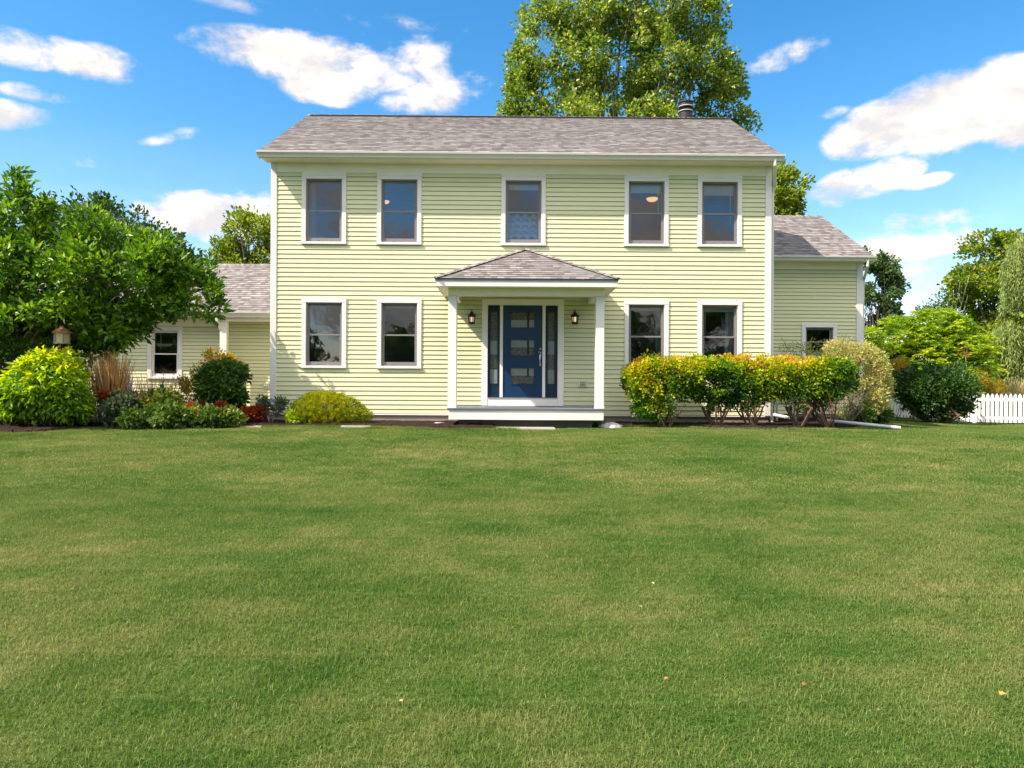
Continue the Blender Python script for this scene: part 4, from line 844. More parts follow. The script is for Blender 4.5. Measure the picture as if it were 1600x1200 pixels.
LM['tan'] = leaf_mat('drying_shrub_leaf', [(0, (.14, .20, .05)), (.35, (.32, .38, .11)), (.65, (.50, .49, .19)), (.85, (.66, .46, .26)), (1, (.58, .32, .20))], .3, .6, .2)
LM['red'] = leaf_mat('red_leaf', [(0, (.10, .015, .01)), (.4, (.26, .03, .012)), (.75, (.42, .09, .015)), (1, (.45, .20, .03))], .3, .5, .3)
LM['gold'] = leaf_mat('golden_leaf', [(0, (.16, .15, .01)), (.5, (.38, .29, .015)), (1, (.50, .26, .03))], .35, .5, .3)
LM['rust'] = leaf_mat('feather_grass', [(0, (.08, .13, .02)), (.35, (.19, .21, .045)), (.55, (.38, .22, .08)), (.8, (.48, .29, .14)), (1, (.58, .42, .26))], .3, .7, .2)
LM['reed'] = leaf_mat('dry_reed', [(0, (.14, .16, .05)), (.5, (.34, .29, .14)), (1, (.50, .40, .22))], .3, .7, .2)
LM['lav'] = leaf_mat('lavender_spike', [(0, (.30, .22, .34)), (.5, (.45, .36, .50)), (1, (.62, .52, .62))], .3, .7, .2)
def tree(name, blobs, base, r0, leafmat, label, cat='tree', group=None, bark='bark', trunk_n=40, multi=1, fork=.45, spread=.05, crown_name='crown', stem_name='trunk', wob=.12, **kw):
    bx, by = base[:2]; z = gz(bx, by); e = empty(name, (bx, by, z), label, cat, group)
    _, c = crown(crown_name, blobs, LM[leafmat], e, **kw)
    branches(stem_name, (bx, by, z), r0, c, M[bark], e, fork, trunk_n, multi=multi, spread=spread, wob=wob)
    return e
# --- left foreground tree with large glossy leaves
YM = 14.7
B = [pb(20, 420, 120, 95, YM, 1.3), pb(120, 440, 130, 85, YM, 1.4), pb(205, 430, 92, 70, YM, 1.2), pb(268, 447, 66, 46, YM, 1.0), pb(305, 460, 36, 34, YM, .6), pb(20, 340, 48, 45, YM, .8), pb(24, 295, 15, 26, YM, .25),
     pb(170, 385, 70, 36, YM, .9), pb(60, 500, 120, 50, YM, 1.3), pb(150, 500, 80, 36, YM, 1.0), pb(225, 485, 40, 18, YM, .6), pb(-90, 430, 120, 130, YM, 1.5), pb(60, 520, 110, 36, 15.2, .7), pb(170, 505, 70, 30, 15.2, .6), pb(22, 282, 7, 16, YM, .12), pb(45, 305, 12, 10, YM, .2), pb(100, 545, 70, 16, YM, .8), pb(175, 520, 50, 22, YM, .6), pb(330, 425, 12, 18, YM, .3), pb(215, 372, 16, 16, YM, .3), pb(130, 345, 22, 16, YM, .4), pb(70, 325, 18, 14, YM, .3), pb(240, 395, 26, 22, YM, .5), pb(335, 488, 14, 14, YM, .3), pb(195, 535, 16, 26, YM, .35), pb(150, 540, 30, 18, YM, .4), pb(60, 540, 60, 16, YM, .6), pb(335, 455, 12, 16, YM, .3)]
ml = tree('broadleaf_tree', B, (P(50, 600, YM).x, YM), .10, 'magnolia', 'low spreading tree with large glossy green leaves left of the house', trunk_n=34, fork=.5, ncl=2200, per=26, cr=.17, L=.14, asp=.46, up=.4, gap=.3, multi=2, spread=.12, shell=.6, cvar=.6)
# --- dark round tree behind it
B = [pb(175, 375, 75, 68, 31, 2.5), pb(240, 420, 60, 55, 31, 2.2), pb(105, 380, 50, 55, 31, 2), pb(140, 440, 120, 60, 31, 2.5), pb(285, 440, 36, 45, 31, 1.4)]
tree('round_tree', B, (P(180, 600, 31).x, 31), .3, 'dark_tree', 'dark green round crowned tree far behind the left wing roof', ncl=420, per=70, cr=.5, L=.2, asp=.6, gap=.2)
B = [pb(395, 378, 34, 46, 33, 1.6), pb(350, 402, 26, 30, 33, 1.2), pb(420, 400, 40, 60, 33, 1.5), pb(380, 430, 55, 40, 33, 1.5)]
tree('yellow_green_tree', B, (P(390, 600, 33).x, 33), .2, 'ygreen', 'yellow green tree rising behind the ridge of the left wing', ncl=260, per=60, cr=.36, L=.17, asp=.6, gap=.25)
# --- big tree behind the roof
YT = 30
B = [pb(880, 120, 82, 75, YT, 2.6), pb(840, 150, 52, 48, YT, 1.8), pb(815, 105, 22, 34, YT, .9), pb(800, 178, 26, 16, YT, .8), pb(960, 95, 75, 80, YT, 2.8), pb(1040, 110, 70, 72, YT, 2.5), pb(1095, 120, 52, 60, YT, 1.9), pb(1140, 120, 22, 32, YT, .9),
     pb(1130, 165, 42, 34, YT, 1.4), pb(1165, 192, 20, 12, YT, .6), pb(900, 20, 90, 60, YT, 2.6), pb(1010, -10, 100, 80, YT, 2.8), pb(1090, 40, 42, 50, YT, 1.6), pb(960, 220, 190, 70, YT, 2.8), pb(860, 60, 34, 50, YT, 1.2), pb(950, -90, 90, 60, YT, 2.6)]
tree('tall_tree', B, (P(975, 600, YT).x, YT), .26, 'cotton', 'tall olive green tree towering behind the main roof', trunk_n=60, fork=.35, ncl=2300, per=44, cr=.33, L=.145, asp=.8, gap=.36, up=.1, shell=.5, cvar=.25, tvar=.4)
B = [pb(1232, 300, 24, 32, 28, .8), pb(1215, 330, 30, 40, 28, 1.0), pb(1200, 300, 20, 40, 28, 1.0), pb(1220, 275, 14, 16, 28, .4)]
tree('bright_green_tree', B, (P(1205, 600, 28).x, 28), .16, 'ygreen', 'small bright green tree top showing above the right wing ridge', ncl=130, per=60, cr=.3, L=.15, asp=.6, gap=.2)
B = [pb(1372, 450, 30, 46, 27, .9), pb(1360, 500, 34, 45, 27, 1.0), pb(1400, 440, 14, 11, 27, .4), pb(1385, 495, 22, 24, 27, .7), pb(1365, 408, 14, 14, 27, .4), pb(1345, 430, 24, 40, 27, .9), pb(1396, 446, 18, 10, 27, .4), pb(1411, 436, 9, 7, 27, .3), pb(1392, 412, 10, 10, 27, .3), pb(1380, 425, 16, 20, 27, .5)]
tree('blue_green_tree', B, (P(1362, 600, 27).x, 27), .08, 'bluegreen', 'blue green tree with uneven branches just right of the wing', ncl=300, per=50, cr=.18, L=.12, asp=.6, gap=.38, trunk_n=50)
B = [pb(1550, 410, 46, 50, 36, 1.6), pb(1525, 440, 36, 40, 36, 1.3), pb(1570, 480, 62, 50, 36, 2), pb(1535, 520, 55, 45, 36, 1.6), pb(1530, 385, 16, 22, 36, .6), pb(1580, 385, 22, 22, 36, .8), pb(1600, 540, 70, 60, 36, 2), pb(1498, 435, 14, 16, 36, .5), pb(1640, 440, 60, 80, 36, 2)]
tree('maple_tree', B, (P(1560, 600, 36).x, 36), .28, 'ygreen', 'large yellow green tree behind the fence at the right edge', ncl=560, per=50, cr=.42, L=.2, asp=.7, gap=.28, flat=.6, trunk_n=70)
B = [pb(1480, 490, 34, 30, 38, 1.2), pb(1500, 470, 22, 22, 38, .8), pb(1455, 500, 26, 22, 38, .9)]
tree('grey_green_tree', B, (P(1480, 600, 38).x, 38), .07, 'mid', 'sparse grey green tree with bare twigs left of the yellow green one', bark='bark_pale', ncl=110, per=40, cr=.35, L=.15, asp=.5, gap=.3, trunk_n=40)
# bare dead tree
z = P(1485, 600, 33); e = empty('bare_tree', (z.x, 33, gz(z.x, 33)), 'leafless pale grey dead tree standing above the sumac bushes', 'tree')
tg = np.array([tuple(P(a, b, 33 + random.uniform(-.4, .4))) for a, b in ((1462, 452), (1470, 440), (1480, 470), (1455, 478), (1490, 455), (1500, 440), (1512, 462), (1515, 430), (1475, 490), (1508, 480), (1450, 462))])
branches('trunk', (z.x, 33, gz(z.x, 33)), .035, tg, M['bark_pale'], e, .62, 11, wob=.05, rt=.02, multi=2, spread=.2)
# --- willow: hanging strands
def willow(name, arcs, Y, base, label):
    c = P(base, 600, Y); z = gz(c.x, Y); e = empty(name, (c.x, Y, z), label, 'tree'); pts = []; d = []; tn = []; tops = []; ga = gy = gh = gs = 0
    for (px, py, rx, dep, hang, ns) in arcs:
        for _ in range(ns):
            if _ % 7 == 0: ga, gy, gh, gs = random.uniform(-1, 1), random.uniform(-8, 22), random.uniform(.45, 1.05), random.uniform(-.35, .15)
            a = ga + random.uniform(-.13, .13); top = P(px + a * rx, py + a * a * hang * .38 + gy + random.uniform(-3, 4), Y + random.uniform(-dep, dep)); h = hang * Y / FPX * gh * random.uniform(.75, 1.05); k = int(h / .045); sw = gs * h * .35 + random.uniform(-.1, .1); tt = random.uniform(-.2, .2)
            tops.append(tuple(top)); s = np.linspace(0, 1, max(k, 4)); p = np.stack([top.x + sw * s ** 2 + .03 * np.sin(s * 9 + a), np.full(len(s), top.y) + .05 * np.sin(s * 7), top.z + .12 * np.sin(s * 3.1) * (1 - s) - h * s], 1)
            for rep in range(2): pts.append(p + rng.normal(size=p.shape) * .03); d.append(np.stack([rng.normal(size=len(s)) * .5, rng.normal(size=len(s)) * .5, np.full(len(s), -1.)], 1)); tn.append(.5 + tt + rng.normal(size=len(s)) * .15)
    pts = np.concatenate(pts); d = np.concatenate(d); tn = np.concatenate(tn); n = len(pts)
    leaf_mesh('crown', pts, d, np.full(n, .15) * (.7 + .6 * rng.random(n)), np.full(n, .034), LM['willow'], e, tn)
    branches('trunk', (c.x, Y, z), .22, np.array(tops), M['bark'], e, .6, 40)
willow('weeping_willow', [(1614, 372, 48, .9, 105, 210), (1606, 395, 34, .7, 80, 110), (1650, 430, 40, .9, 130, 120), (1594, 364, 20, .4, 50, 40), (1585, 505, 52, .9, 95, 240), (1610, 540, 60, 1.1, 70, 120), (1562, 520, 28, .5, 75, 110), (1580, 505, 36, .5, 90, 90), (1550, 545, 16, .4, 50, 40), (1640, 480, 50, 1.0, 110, 90)], 27, 1640, 'pale green weeping willow with hanging strands at the right edge')
# --- sumac thicket behind the fence: long feathered leaves
def sumac(name, blobs, Y, base, label, n=260, redp=.06):
    c = P(base, 640, Y); z = gz(c.x, Y); e = empty(name, (c.x, Y, z), label, 'bush', 'sumac bushes behind the fence')
    cp, u, _ = blob_points(blobs, n, .55); pts = []; d = []; tn = []; 
    for i in range(len(cp)):
        tt = rng.random() * .5 - .25; red = rng.random() < redp
        for f in range(6):                  # a whorl of fronds
            az_ = rng.random() * 6.28; dr_ = np.array([math.cos(az_), math.sin(az_), rng.uniform(-.2, 1.3)]); dr_ /= np.linalg.norm(dr_) ; L = .36 * (.7 + .5 * rng.random()); s = np.linspace(.15, 1, 11); side = np.array([-math.sin(az_), math.cos(az_), 0])
            for sg in (-1, 1):
                p = cp[i] + dr_ * (s * L)[:, None] + np.array([0, 0, -.35]) * (s ** 2 * L)[:, None]
                pts.append(p); d.append(np.tile(side * sg + dr_ * .4 + np.array([0, 0, rng.uniform(-.8, .4)]), (len(s), 1)) + rng.normal(size=(len(s), 3)) * .25); tn.append(np.clip(.5 + tt + rng.normal(size=len(s)) * .12, 0, .9) if not red else np.full(len(s), .97))
    pts = np.concatenate(pts); d = np.concatenate(d); tn = np.concatenate(tn); k = len(pts)
    leaf_mesh('foliage', pts, d, np.full(k, .12) * (.7 + .5 * rng.random(k)), np.full(k, .042), LM['sumac'], e, tn)
    branches('stem', (c.x, Y, z), .05, cp, M['bark_pale'], e, .4, 40, multi=4, spread=.3)
sumac('sumac_bush', [pb(1395, 530, 48, 34, 25, 1), pb(1370, 570, 36, 40, 25, .8), pb(1400, 585, 44, 40, 25, .8)], 25, 1390, 'yellow green sumac bush behind the fence next to the wing corner', 210, .01)
sumac('sumac_bush', [pb(1462, 515, 46, 34, 24.6, 1), pb(1450, 560, 50, 40, 24.6, 1), pb(1480, 540, 40, 34, 24.6, .8)], 24.6, 1455, 'tallest yellow green sumac bush rising behind the dark round shrub', 230, .02)
sumac('sumac_bush', [pb(1505, 545, 38, 30, 24.2, .8), pb(1515, 575, 34, 34, 24.2, .7), pb(1490, 590, 36, 30, 24.2, .7)], 24.2, 1508, 'red tinged sumac bush left of the weeping willow', 170, .06)
# --- dark round shrub in front of the fence
B = [pb(1458, 604, 54, 34, 20.8, 1.0), pb(1438, 618, 38, 24, 20.8, .8), pb(1488, 614, 36, 32, 20.8, .8), pb(1465, 636, 42, 16, 20.8, .8), pb(1420, 602, 20, 16, 20.8, .4), pb(1500, 588, 18, 16, 20.8, .4)]
tree('round_shrub', B, (P(1462, 655, 20.8).x, 20.8), .05, 'dark_shrub', 'large dark green round shrub standing in front of the picket fence', 'shrub', bark='stem_red', ncl=420, per=44, cr=.2, L=.095, asp=.5, gap=.12, trunk_n=60, multi=6, fork=.3, spread=.2, crown_name='foliage', stem_name='stem', tint_fn=lambda p, t: t + .35 * np.clip((p[:, 0] - P(1480, 600, 20.8).x) / .9, 0, 1))
# --- clipped hedge of five shrubs, tips turning yellow and orange
YH = 14.85
def hedge_tint(orange):
    def f(p, t):
        h = (p[:, 2] - .75) / 1.25; g = np.sin(p[:, 0] * 2.3 + 1) * .12 + np.sin(p[:, 0] * 5.1 + p[:, 2] * 4) * .08
        ed = np.clip(h, 0, 1.1); return .17 + .42 * ed ** 1.7 + g * 1.2 + (t - .5) * .95 + orange * np.clip(h - .70, 0, .5) * .6 + (rng.random(len(t)) < .05) * .3
    return f
HS = [(1033, 975, 1100, 1038, .0, 'clipped hedge shrub nearest the porch with a dark green side'), (1118, 1066, 1166, 1120, .7, 'clipped hedge shrub with orange tips between the two lower right windows'), (1175, 1130, 1226, 1174, .8, 'clipped hedge shrub with browning leaves left of the house corner'), (1240, 1194, 1290, 1248, .2, 'clipped yellow hedge shrub in front of the house corner downspout'), (1290, 1252, 1332, 1296, .35, 'clipped hedge shrub at the right end of the row')]
for i, (cx, a, b, bx, og, lab) in enumerate(HS):
    w = (b - a) / 2; m = (a + b) / 2; B = [pb(m - w * .5, 585, w * .62, 27, YH, .42), pb(m + w * .5, 585, w * .62, 27, YH, .42), pb(m, 577, w * .95, 16, YH, .45), pb(m, 600, w * 1.08, 28, YH, .42), pb(m + random.uniform(-10, 10), 622, w * .6, 18, YH, .28)]
    if i == 0: B += [pb(1000, 600, 24, 36, YH, .4), pb(1020, 635, 34, 24, YH, .35), pb(1035, 570, 52, 12, YH, .4)]
    tree('hedge_shrub', B, (P(bx, 668, YH).x, YH - .05), .022, 'hedge', lab, 'hedge shrub', 'clipped hedge along the front wall', bark='stem_red', ncl=int(400 * w / 58) + (90 if i == 0 else 0), per=38, cr=.11, L=.062, asp=.62, gap=.16, trunk_n=40, multi=7, fork=.42, spread=.09, crown_name='foliage', stem_name='stem', tint_fn=hedge_tint(og), shell=.6, up=.35, wob=.08)
# --- drying feathery shrub and a thin arching one behind the hedge
B = [pb(1342, 578, 42, 42, 16.0, .55), pb(1356, 610, 32, 34, 16.0, .5), pb(1378, 600, 14, 20, 16.0, .3), pb(1370, 632, 20, 16, 16.0, .3), pb(1320, 555, 32, 22, 16.0, .4), pb(1362, 570, 22, 24, 16.0, .4), pb(1335, 640, 24, 16, 16.0, .3)]
tree('feathery_shrub', B, (P(1312, 672, 15.4).x, 15.4), .015, 'tan', 'feathery shrub with drying tan and pinkish leaves right of the hedge', 'shrub', bark='bark', ncl=560, per=34, cr=.12, L=.055, asp=.36, gap=.15, trunk_n=50, multi=4, fork=.35, spread=.06, crown_name='foliage', stem_name='stem', cvar=.6)
B = [pb(1275, 548, 34, 14, 17.2, .4), pb(1240, 545, 22, 12, 17.2, .3), pb(1300, 560, 30, 16, 17.2, .4), pb(1275, 575, 45, 25, 17.2, .4)]
tree('arching_shrub', B, (P(1280, 655, 17.2).x, 17.2), .02, 'tan', 'thin twiggy shrub arching in front of the small right wing window', 'shrub', bark='stem_red', ncl=120, per=24, cr=.12, L=.05, asp=.4, gap=.3, trunk_n=40, multi=3, fork=.3, spread=.06, crown_name='foliage', stem_name='stem', tint_fn=lambda p, t: t - .1, wob=.2)
for px, w, Y, lab in ((1345, 20, 15.9, 'low dark green perennial under the feathery shrub'), (1375, 14, 16.4, 'low dark green perennial at the right end of the bed')):
    tree('perennial', [pb(px, 648, w, 12, Y, .3)], (P(px, 660, Y).x, Y), .008, 'mid', lab, 'plant', bark='stem_red', ncl=60, per=26, cr=.09, L=.09, asp=.5, gap=.1, trunk_n=10, multi=3, crown_name='foliage', stem_name='stem')
# --- yellow mound by the wall
YS = 15.05
B = [pb(512, 644, 58, 30, YS, .5), pb(478, 650, 28, 16, YS, .4), pb(546, 650, 36, 16, YS, .4), pb(505, 632, 40, 20, YS, .4)]
tree('mounded_shrub', B, (P(512, 662, YS).x, YS), .012, 'spirea', 'low yellow mounded shrub under the two lower left windows', 'shrub', bark='stem_red', ncl=1800, per=26, cr=.045, L=.032, asp=.4, gap=.0, shell=.8, trunk_n=26, multi=6, fork=.2, crown_name='foliage', stem_name='stem', outward=1.2, up=.5, tint_fn=lambda p, t: t + .12 * np.sin(p[:, 0] * 3))
tree('small_plant', [pb(460, 652, 11, 10, 14.75, .15)], (P(460, 664, 14.75).x, 14.75), .006, 'lime', 'tiny bright green plant at the left foot of the yellow mound', 'plant', bark='stem_red', ncl=34, per=22, cr=.06, L=.05, asp=.45, gap=.0, trunk_n=8, multi=3, crown_name='foliage', stem_name='stem')
tree('small_shrub', [pb(424, 636, 17, 15, 15.2, .2), pb(412, 626, 9, 8, 15.2, .15), pb(436, 630, 9, 9, 15.2, .15)], (P(420, 662, 15.2).x, 15.2), .01, 'blue', 'small grey green shrub at the left corner board', 'shrub', bark='bark_pale', ncl=70, per=22, cr=.09, L=.065, asp=.4, gap=.2, trunk_n=16, multi=2, crown_name='foliage', stem_name='stem')
tree('red_shrub', [pb(393, 647, 17, 9, 15.1, .22), pb(405, 642, 12, 7, 15.1, .2)], (P(398, 658, 15.1).x, 15.1), .008, 'red', 'low red and orange leaved shrub beside the small grey green shrub', 'shrub', bark='stem_red', ncl=90, per=24, cr=.07, L=.06, asp=.5, gap=.05, trunk_n=10, multi=3, crown_name='foliage', stem_name='stem')
# --- round green shrub on bare stems, golden one behind
B = [pb(350, 600, 40, 28, 15.3, .5), pb(372, 605, 22, 24, 15.3, .35), pb(330, 600, 24, 24, 15.3, .35), pb(352, 622, 34, 12, 15.3, .35), pb(350, 580, 28, 12, 15.3, .3)]
tree('round_shrub', B, (P(350, 662, 15.3).x, 15.3), .024, 'dark_shrub', 'round dark green shrub on bare stems in front of the left wing', 'shrub', bark='stem_red', ncl=330, per=30, cr=.12, L=.085, asp=.55, gap=.12, trunk_n=40, multi=4, fork=.35, spread=.08, crown_name='foliage', stem_name='stem', tint_fn=lambda p, t: t + .25)
B = [pb(340, 565, 30, 16, 16.6, .4), pb(365, 568, 14, 10, 16.6, .25), pb(325, 575, 18, 12, 16.6, .3), pb(345, 585, 30, 16, 16.6, .3)]
tree('golden_shrub', B, (P(342, 655, 16.6).x, 16.6), .016, 'gold', 'golden yellow shrub rising behind the round dark green shrub', 'shrub', bark='stem_red', ncl=130, per=26, cr=.11, L=.07, asp=.5, gap=.15, trunk_n=24, multi=3, fork=.4, crown_name='foliage', stem_name='stem', cvar=.6)
B = [pb(298, 600, 16, 14, 15.8, .25), pb(306, 622, 18, 18, 15.8, .25), pb(292, 625, 10, 12, 15.8, .2)]
tree('golden_shrub', B, (P(303, 660, 15.8).x, 15.8), .012, 'gold', 'thin golden orange shrub left of the round dark green shrub', 'shrub', bark='bark_pale', ncl=80, per=22, cr=.10, L=.06, asp=.5, gap=.2, trunk_n=24, multi=3, fork=.35, crown_name='foliage', stem_name='stem', cvar=.7)
# --- low leafy perennials along the front of the left bed
LM['mixed'] = leaf_mat('autumn_green_leaf', [(0, (.03, .09, .02)), (.45, (.10, .19, .03)), (.7, (.26, .32, .05)), (.85, (.40, .30, .08)), (1, (.40, .10, .06))], .3, .5, .3)
LOWS = [(185, 640, 30, 26, 14.05, 'blue', 'dark bluish green perennial right of the lime green shrub', 90), (215, 655, 24, 13, 13.95, 'mid', 'low green perennial at the lawn edge below the feather grass', 60), (245, 632, 32, 24, 14.4, 'mixed', 'leafy green perennial below the left wing window', 110), (262, 650, 26, 16, 14.0, 'mid', 'broad green perennial at the lawn edge below the wing window', 80), (300, 650, 22, 14, 14.3, 'mixed', 'low reddish green perennial left of the round shrub stems', 60), (335, 653, 24, 13, 14.3, 'mid', 'low green perennial in front of the round shrub stems', 60), (362, 652, 14, 13, 14.4, 'mixed', 'last low green perennial before the stepping stone', 40), (20, 655, 20, 16, 13.9, 'mid', 'low green plant at the left edge under the lime shrub', 40)]
for px, py, rx, ry, Y, lm, lab, n in LOWS:
    tree('perennial', [pb(px, py, rx, ry, Y, .35), pb(px + rx * .5, py + 4, rx * .6, ry * .7, Y, .3)], (P(px, 665, Y).x, Y), .008, lm, lab, 'plant', bark='stem_red', ncl=int(n * 1.3), per=18, cr=.11, L=.085, asp=.6, gap=.08, trunk_n=14, multi=4, crown_name='foliage', stem_name='stem', cvar=.55)
for px, py, rx, ry, Y, lab in ((166, 618, 9, 5, 14.1, 'red flower cluster at the foot of the tall feather grass'), (296, 640, 8, 6, 14.3, 'red leaved sprig between the green perennials'), (345, 638, 9, 7, 14.6, 'red leaved plant under the round dark green shrub'), (314, 634, 12, 6, 15.0, 'pinkish red leaved sprig below the thin golden shrub'), (212, 622, 7, 8, 14.6, 'dusky red sprig right of the feather grass')):
    tree('red_plant', [pb(px, py, rx, ry, Y, .12)], (P(px, 662, Y).x, Y), .006, 'red', lab, 'plant', bark='stem_red', ncl=26, per=18, cr=.06, L=.055, asp=.5, gap=0, trunk_n=8, multi=2, crown_name='foliage', stem_name='stem', fork=.7)
# --- lime green shrub
YL = 13.75
B = [pb(76, 602, 58, 42, YL, .7), pb(42, 612, 38, 34, YL, .6), pb(112, 618, 30, 32, YL, .5), pb(78, 572, 42, 19, YL, .5), pb(60, 634, 44, 18, YL, .5), pb(112, 636, 30, 16, YL, .45)]
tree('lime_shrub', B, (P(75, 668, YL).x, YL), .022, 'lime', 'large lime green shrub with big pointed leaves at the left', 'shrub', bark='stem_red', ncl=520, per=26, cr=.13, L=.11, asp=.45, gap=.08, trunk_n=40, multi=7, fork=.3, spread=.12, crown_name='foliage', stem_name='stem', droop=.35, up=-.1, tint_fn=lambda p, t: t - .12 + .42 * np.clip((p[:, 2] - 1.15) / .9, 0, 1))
B = [pb(40, 545, 60, 14, 14.5, .5), pb(95, 548, 30, 10, 14.5, .3), pb(5, 560, 22, 30, 14.5, .5), pb(118, 556, 18, 12, 14.5, .3), pb(-20, 600, 40, 50, 14.5, .5)]
tree('twiggy_shrub', B, (P(20, 668, 14.5).x, 14.5), .02, 'mid', 'twiggy green shrub behind the lime green shrub beneath the bird feeder', 'shrub', bark='bark', ncl=170, per=24, cr=.15, L=.085, asp=.5, gap=.2, trunk_n=50, multi=4, crown_name='foliage', stem_name='stem')
# --- upright grasses, spikes
def blades(name, px0, px1, ytop, Y, n, lm, label, cat, width=.008, lean=.25, base_w=.35, head=True, group=None, depth=.25, hv=.3, headlen=.3):
    c = P((px0 + px1) / 2, 660, Y); z = gz(c.x, Y); e = empty(name, (c.x, Y, z), label, cat, group); hw = (px1 - px0) / 2 * Y / FPX; H = P((px0 + px1) / 2, ytop, Y).z - z
    V = []; F = []; T_ = []; rg = rng
    for i in range(n):
        a = rg.uniform(-1, 1); bz = np.array([c.x + a * hw * base_w, Y + rg.uniform(-1, 1) * depth * base_w, z]); h = H * (1 - hv * rg.random() - .12 * a * a); tip = np.array([c.x + a * hw + rg.normal() * hw * .15, Y + rg.uniform(-1, 1) * depth, z + h]); k = 6; az_ = rg.random() * 3.14; s = np.array([math.cos(az_), math.sin(az_), 0]); i0 = len(V)
        for j in range(k):
            t = j / (k - 1); p = bz * (1 - t) + tip * t; p[0] += (tip[0] - bz[0]) * (t * t - t) * .6; w = width * (1 - t * .75); tn = .28 * t + rg.random() * .2
            if head and t > 1 - headlen: w = width * 2.0 * (1.15 - t); tn = .6 + .35 * rg.random()
            V += [p - s * w, p + s * w]; T_ += [tn, tn]
        for j in range(k - 1): q = i0 + 2 * j; F.append((q, q + 1, q + 3, q + 2))
    np_mesh('blades', np.array(V), np.array(F), LM[lm], e, np.array(T_))
    return e
blades('feather_grass', 142, 205, 545, 14.5, 560, 'rust', 'tall rust coloured feather grass right of the lime green shrub', 'grass clump', .0075, headlen=.42, depth=.3, base_w=.35, hv=.35)
blades('feather_grass', 205, 285, 572, 15.2, 260, 'rust', 'thin orange feather grass in front of the left wing window', 'grass clump', .005, headlen=.45, depth=.3, base_w=.6, hv=.45)
blades('lavender_plant', 134, 158, 570, 14.7, 46, 'lav', 'pale purple flower spikes left of the feather grass', 'plant', .010, headlen=.35, hv=.15)
blades('lavender_plant', 190, 212, 574, 14.7, 40, 'lav', 'pale purple flower spikes right of the feather grass', 'plant', .010, headlen=.35, hv=.15)
blades('yellow_grass', 262, 300, 610, 15.4, 120, 'rust', 'short tawny grass clump under the left wing window', 'grass clump', .005, headlen=.4)
blades('dry_reeds', 1548, 1640, 588, 24.5, 420, 'reed', 'tall dry reeds behind the picket fence at the right edge', 'reeds', .012, headlen=.35, base_w=.95, depth=.5)
for px, py, rx, ry, Y, lab in ((1553, 603, 20, 9, 23.6, 'golden flowering weeds behind the right fence section'), (1405, 568, 16, 5, 22.3, 'patch of yellow flowers above the dark round shrub'), (1530, 590, 9, 8, 23.4, 'small golden flower head cluster beside the fence corner post')):
    tree('goldenrod', [pb(px, py, rx, ry, Y, .3), pb(px, py + 8, rx, ry, Y, .3)], (P(px, 655, Y).x, Y), .008, 'gold', lab, 'flowering plant', bark='stem_red', ncl=90, per=20, cr=.09, L=.05, asp=.4, gap=.1, trunk_n=22, multi=5, crown_name='flowers', stem_name='stem', spread=.2)
# --- far white house between the bushes
p0_ = P(1505, 570, 62); p1_ = P(1560, 570, 62); fz = gz(p0_.x, 62)
fh = empty('far_house', ((p0_.x + p1_.x) / 2, 62, fz), 'distant white house glimpsed between the sumac and the willow', 'house')
mb = MB(); mb.box(p0_.x, p1_.x + 2, 62, 69, fz, fz + 4.6); mb.build('wall', M['far_white'], fh)
mb = MB(); rx0, rx1 = p0_.x - .4, p1_.x + 2.4; zz = fz + 4.5; mb.quad([(rx0, 61.6, zz), (rx1, 61.6, zz), (rx1, 65.5, zz + 2), (rx0, 65.5, zz + 2)]); mb.quad([(rx1, 69.4, zz), (rx0, 69.4, zz), (rx0, 65.5, zz + 2), (rx1, 65.5, zz + 2)]); mb.build('roof', M['far_roof'], fh)
for k in range(3):
    mb = MB(); xx = p0_.x + .7 + k * 1.5; mb.box(xx, xx + .7, 61.95, 61.99, fz + 1.2, fz + 2.6); mb.build('window', M['sash'], fh)
# --- far wood closing the horizon on both sides
wb_ = []
for k in range(64):
    t = math.pi * (k / 63 * 1.24 - .62); rr_ = 95 + 14 * math.sin(k * 2.3); wb_.append((rr_ * math.sin(t), rr_ * math.cos(t), 2.6, 6.5, 5, 3.4 + 1.3 * math.sin(k * 1.7) + .9 * math.sin(k * .61)))
fw, _ = crown('woods', wb_, LM['mid'], None, ncl=1500, per=30, cr=1.2, L=.9, asp=.7, gap=.05)
tag(fw, 'distant green wood along the horizon', None, None, 'stuff')
# --- trees across the road behind the viewer, seen in the window glass
for i, (x, y, h, r) in enumerate(((-26, -42, 9.5, 5.0), (-11, -44, 7.0, 5.0), (2, -40, 12.0, 4.5), (13, -46, 8.5, 5.5), (24, -40, 12.5, 5.5), (-40, -38, 11, 6), (38, -44, 10, 6))):
    z = 0; B = [(x, y, h * .62, r, r * .8, h * .38), (x + r * .5, y, h * .45, r * .8, r * .8, h * .3), (x - r * .5, y, h * .42, r * .8, r * .8, h * .3)]
    tree('street_tree', B, (x, y), .3, 'dark_tree', ('low' if h < 9 else 'tall') + ' dark tree across the road mirrored in the windows, ' + ['far left', 'left of the porch', 'behind the porch glass', 'right of the porch', 'by the right corner', 'beyond the left corner', 'beyond the right corner'][i], 'tree', 'street trees mirrored in the windows', ncl=260, per=80, cr=1.0, L=.38, asp=.7, gap=.12, trunk_n=20)
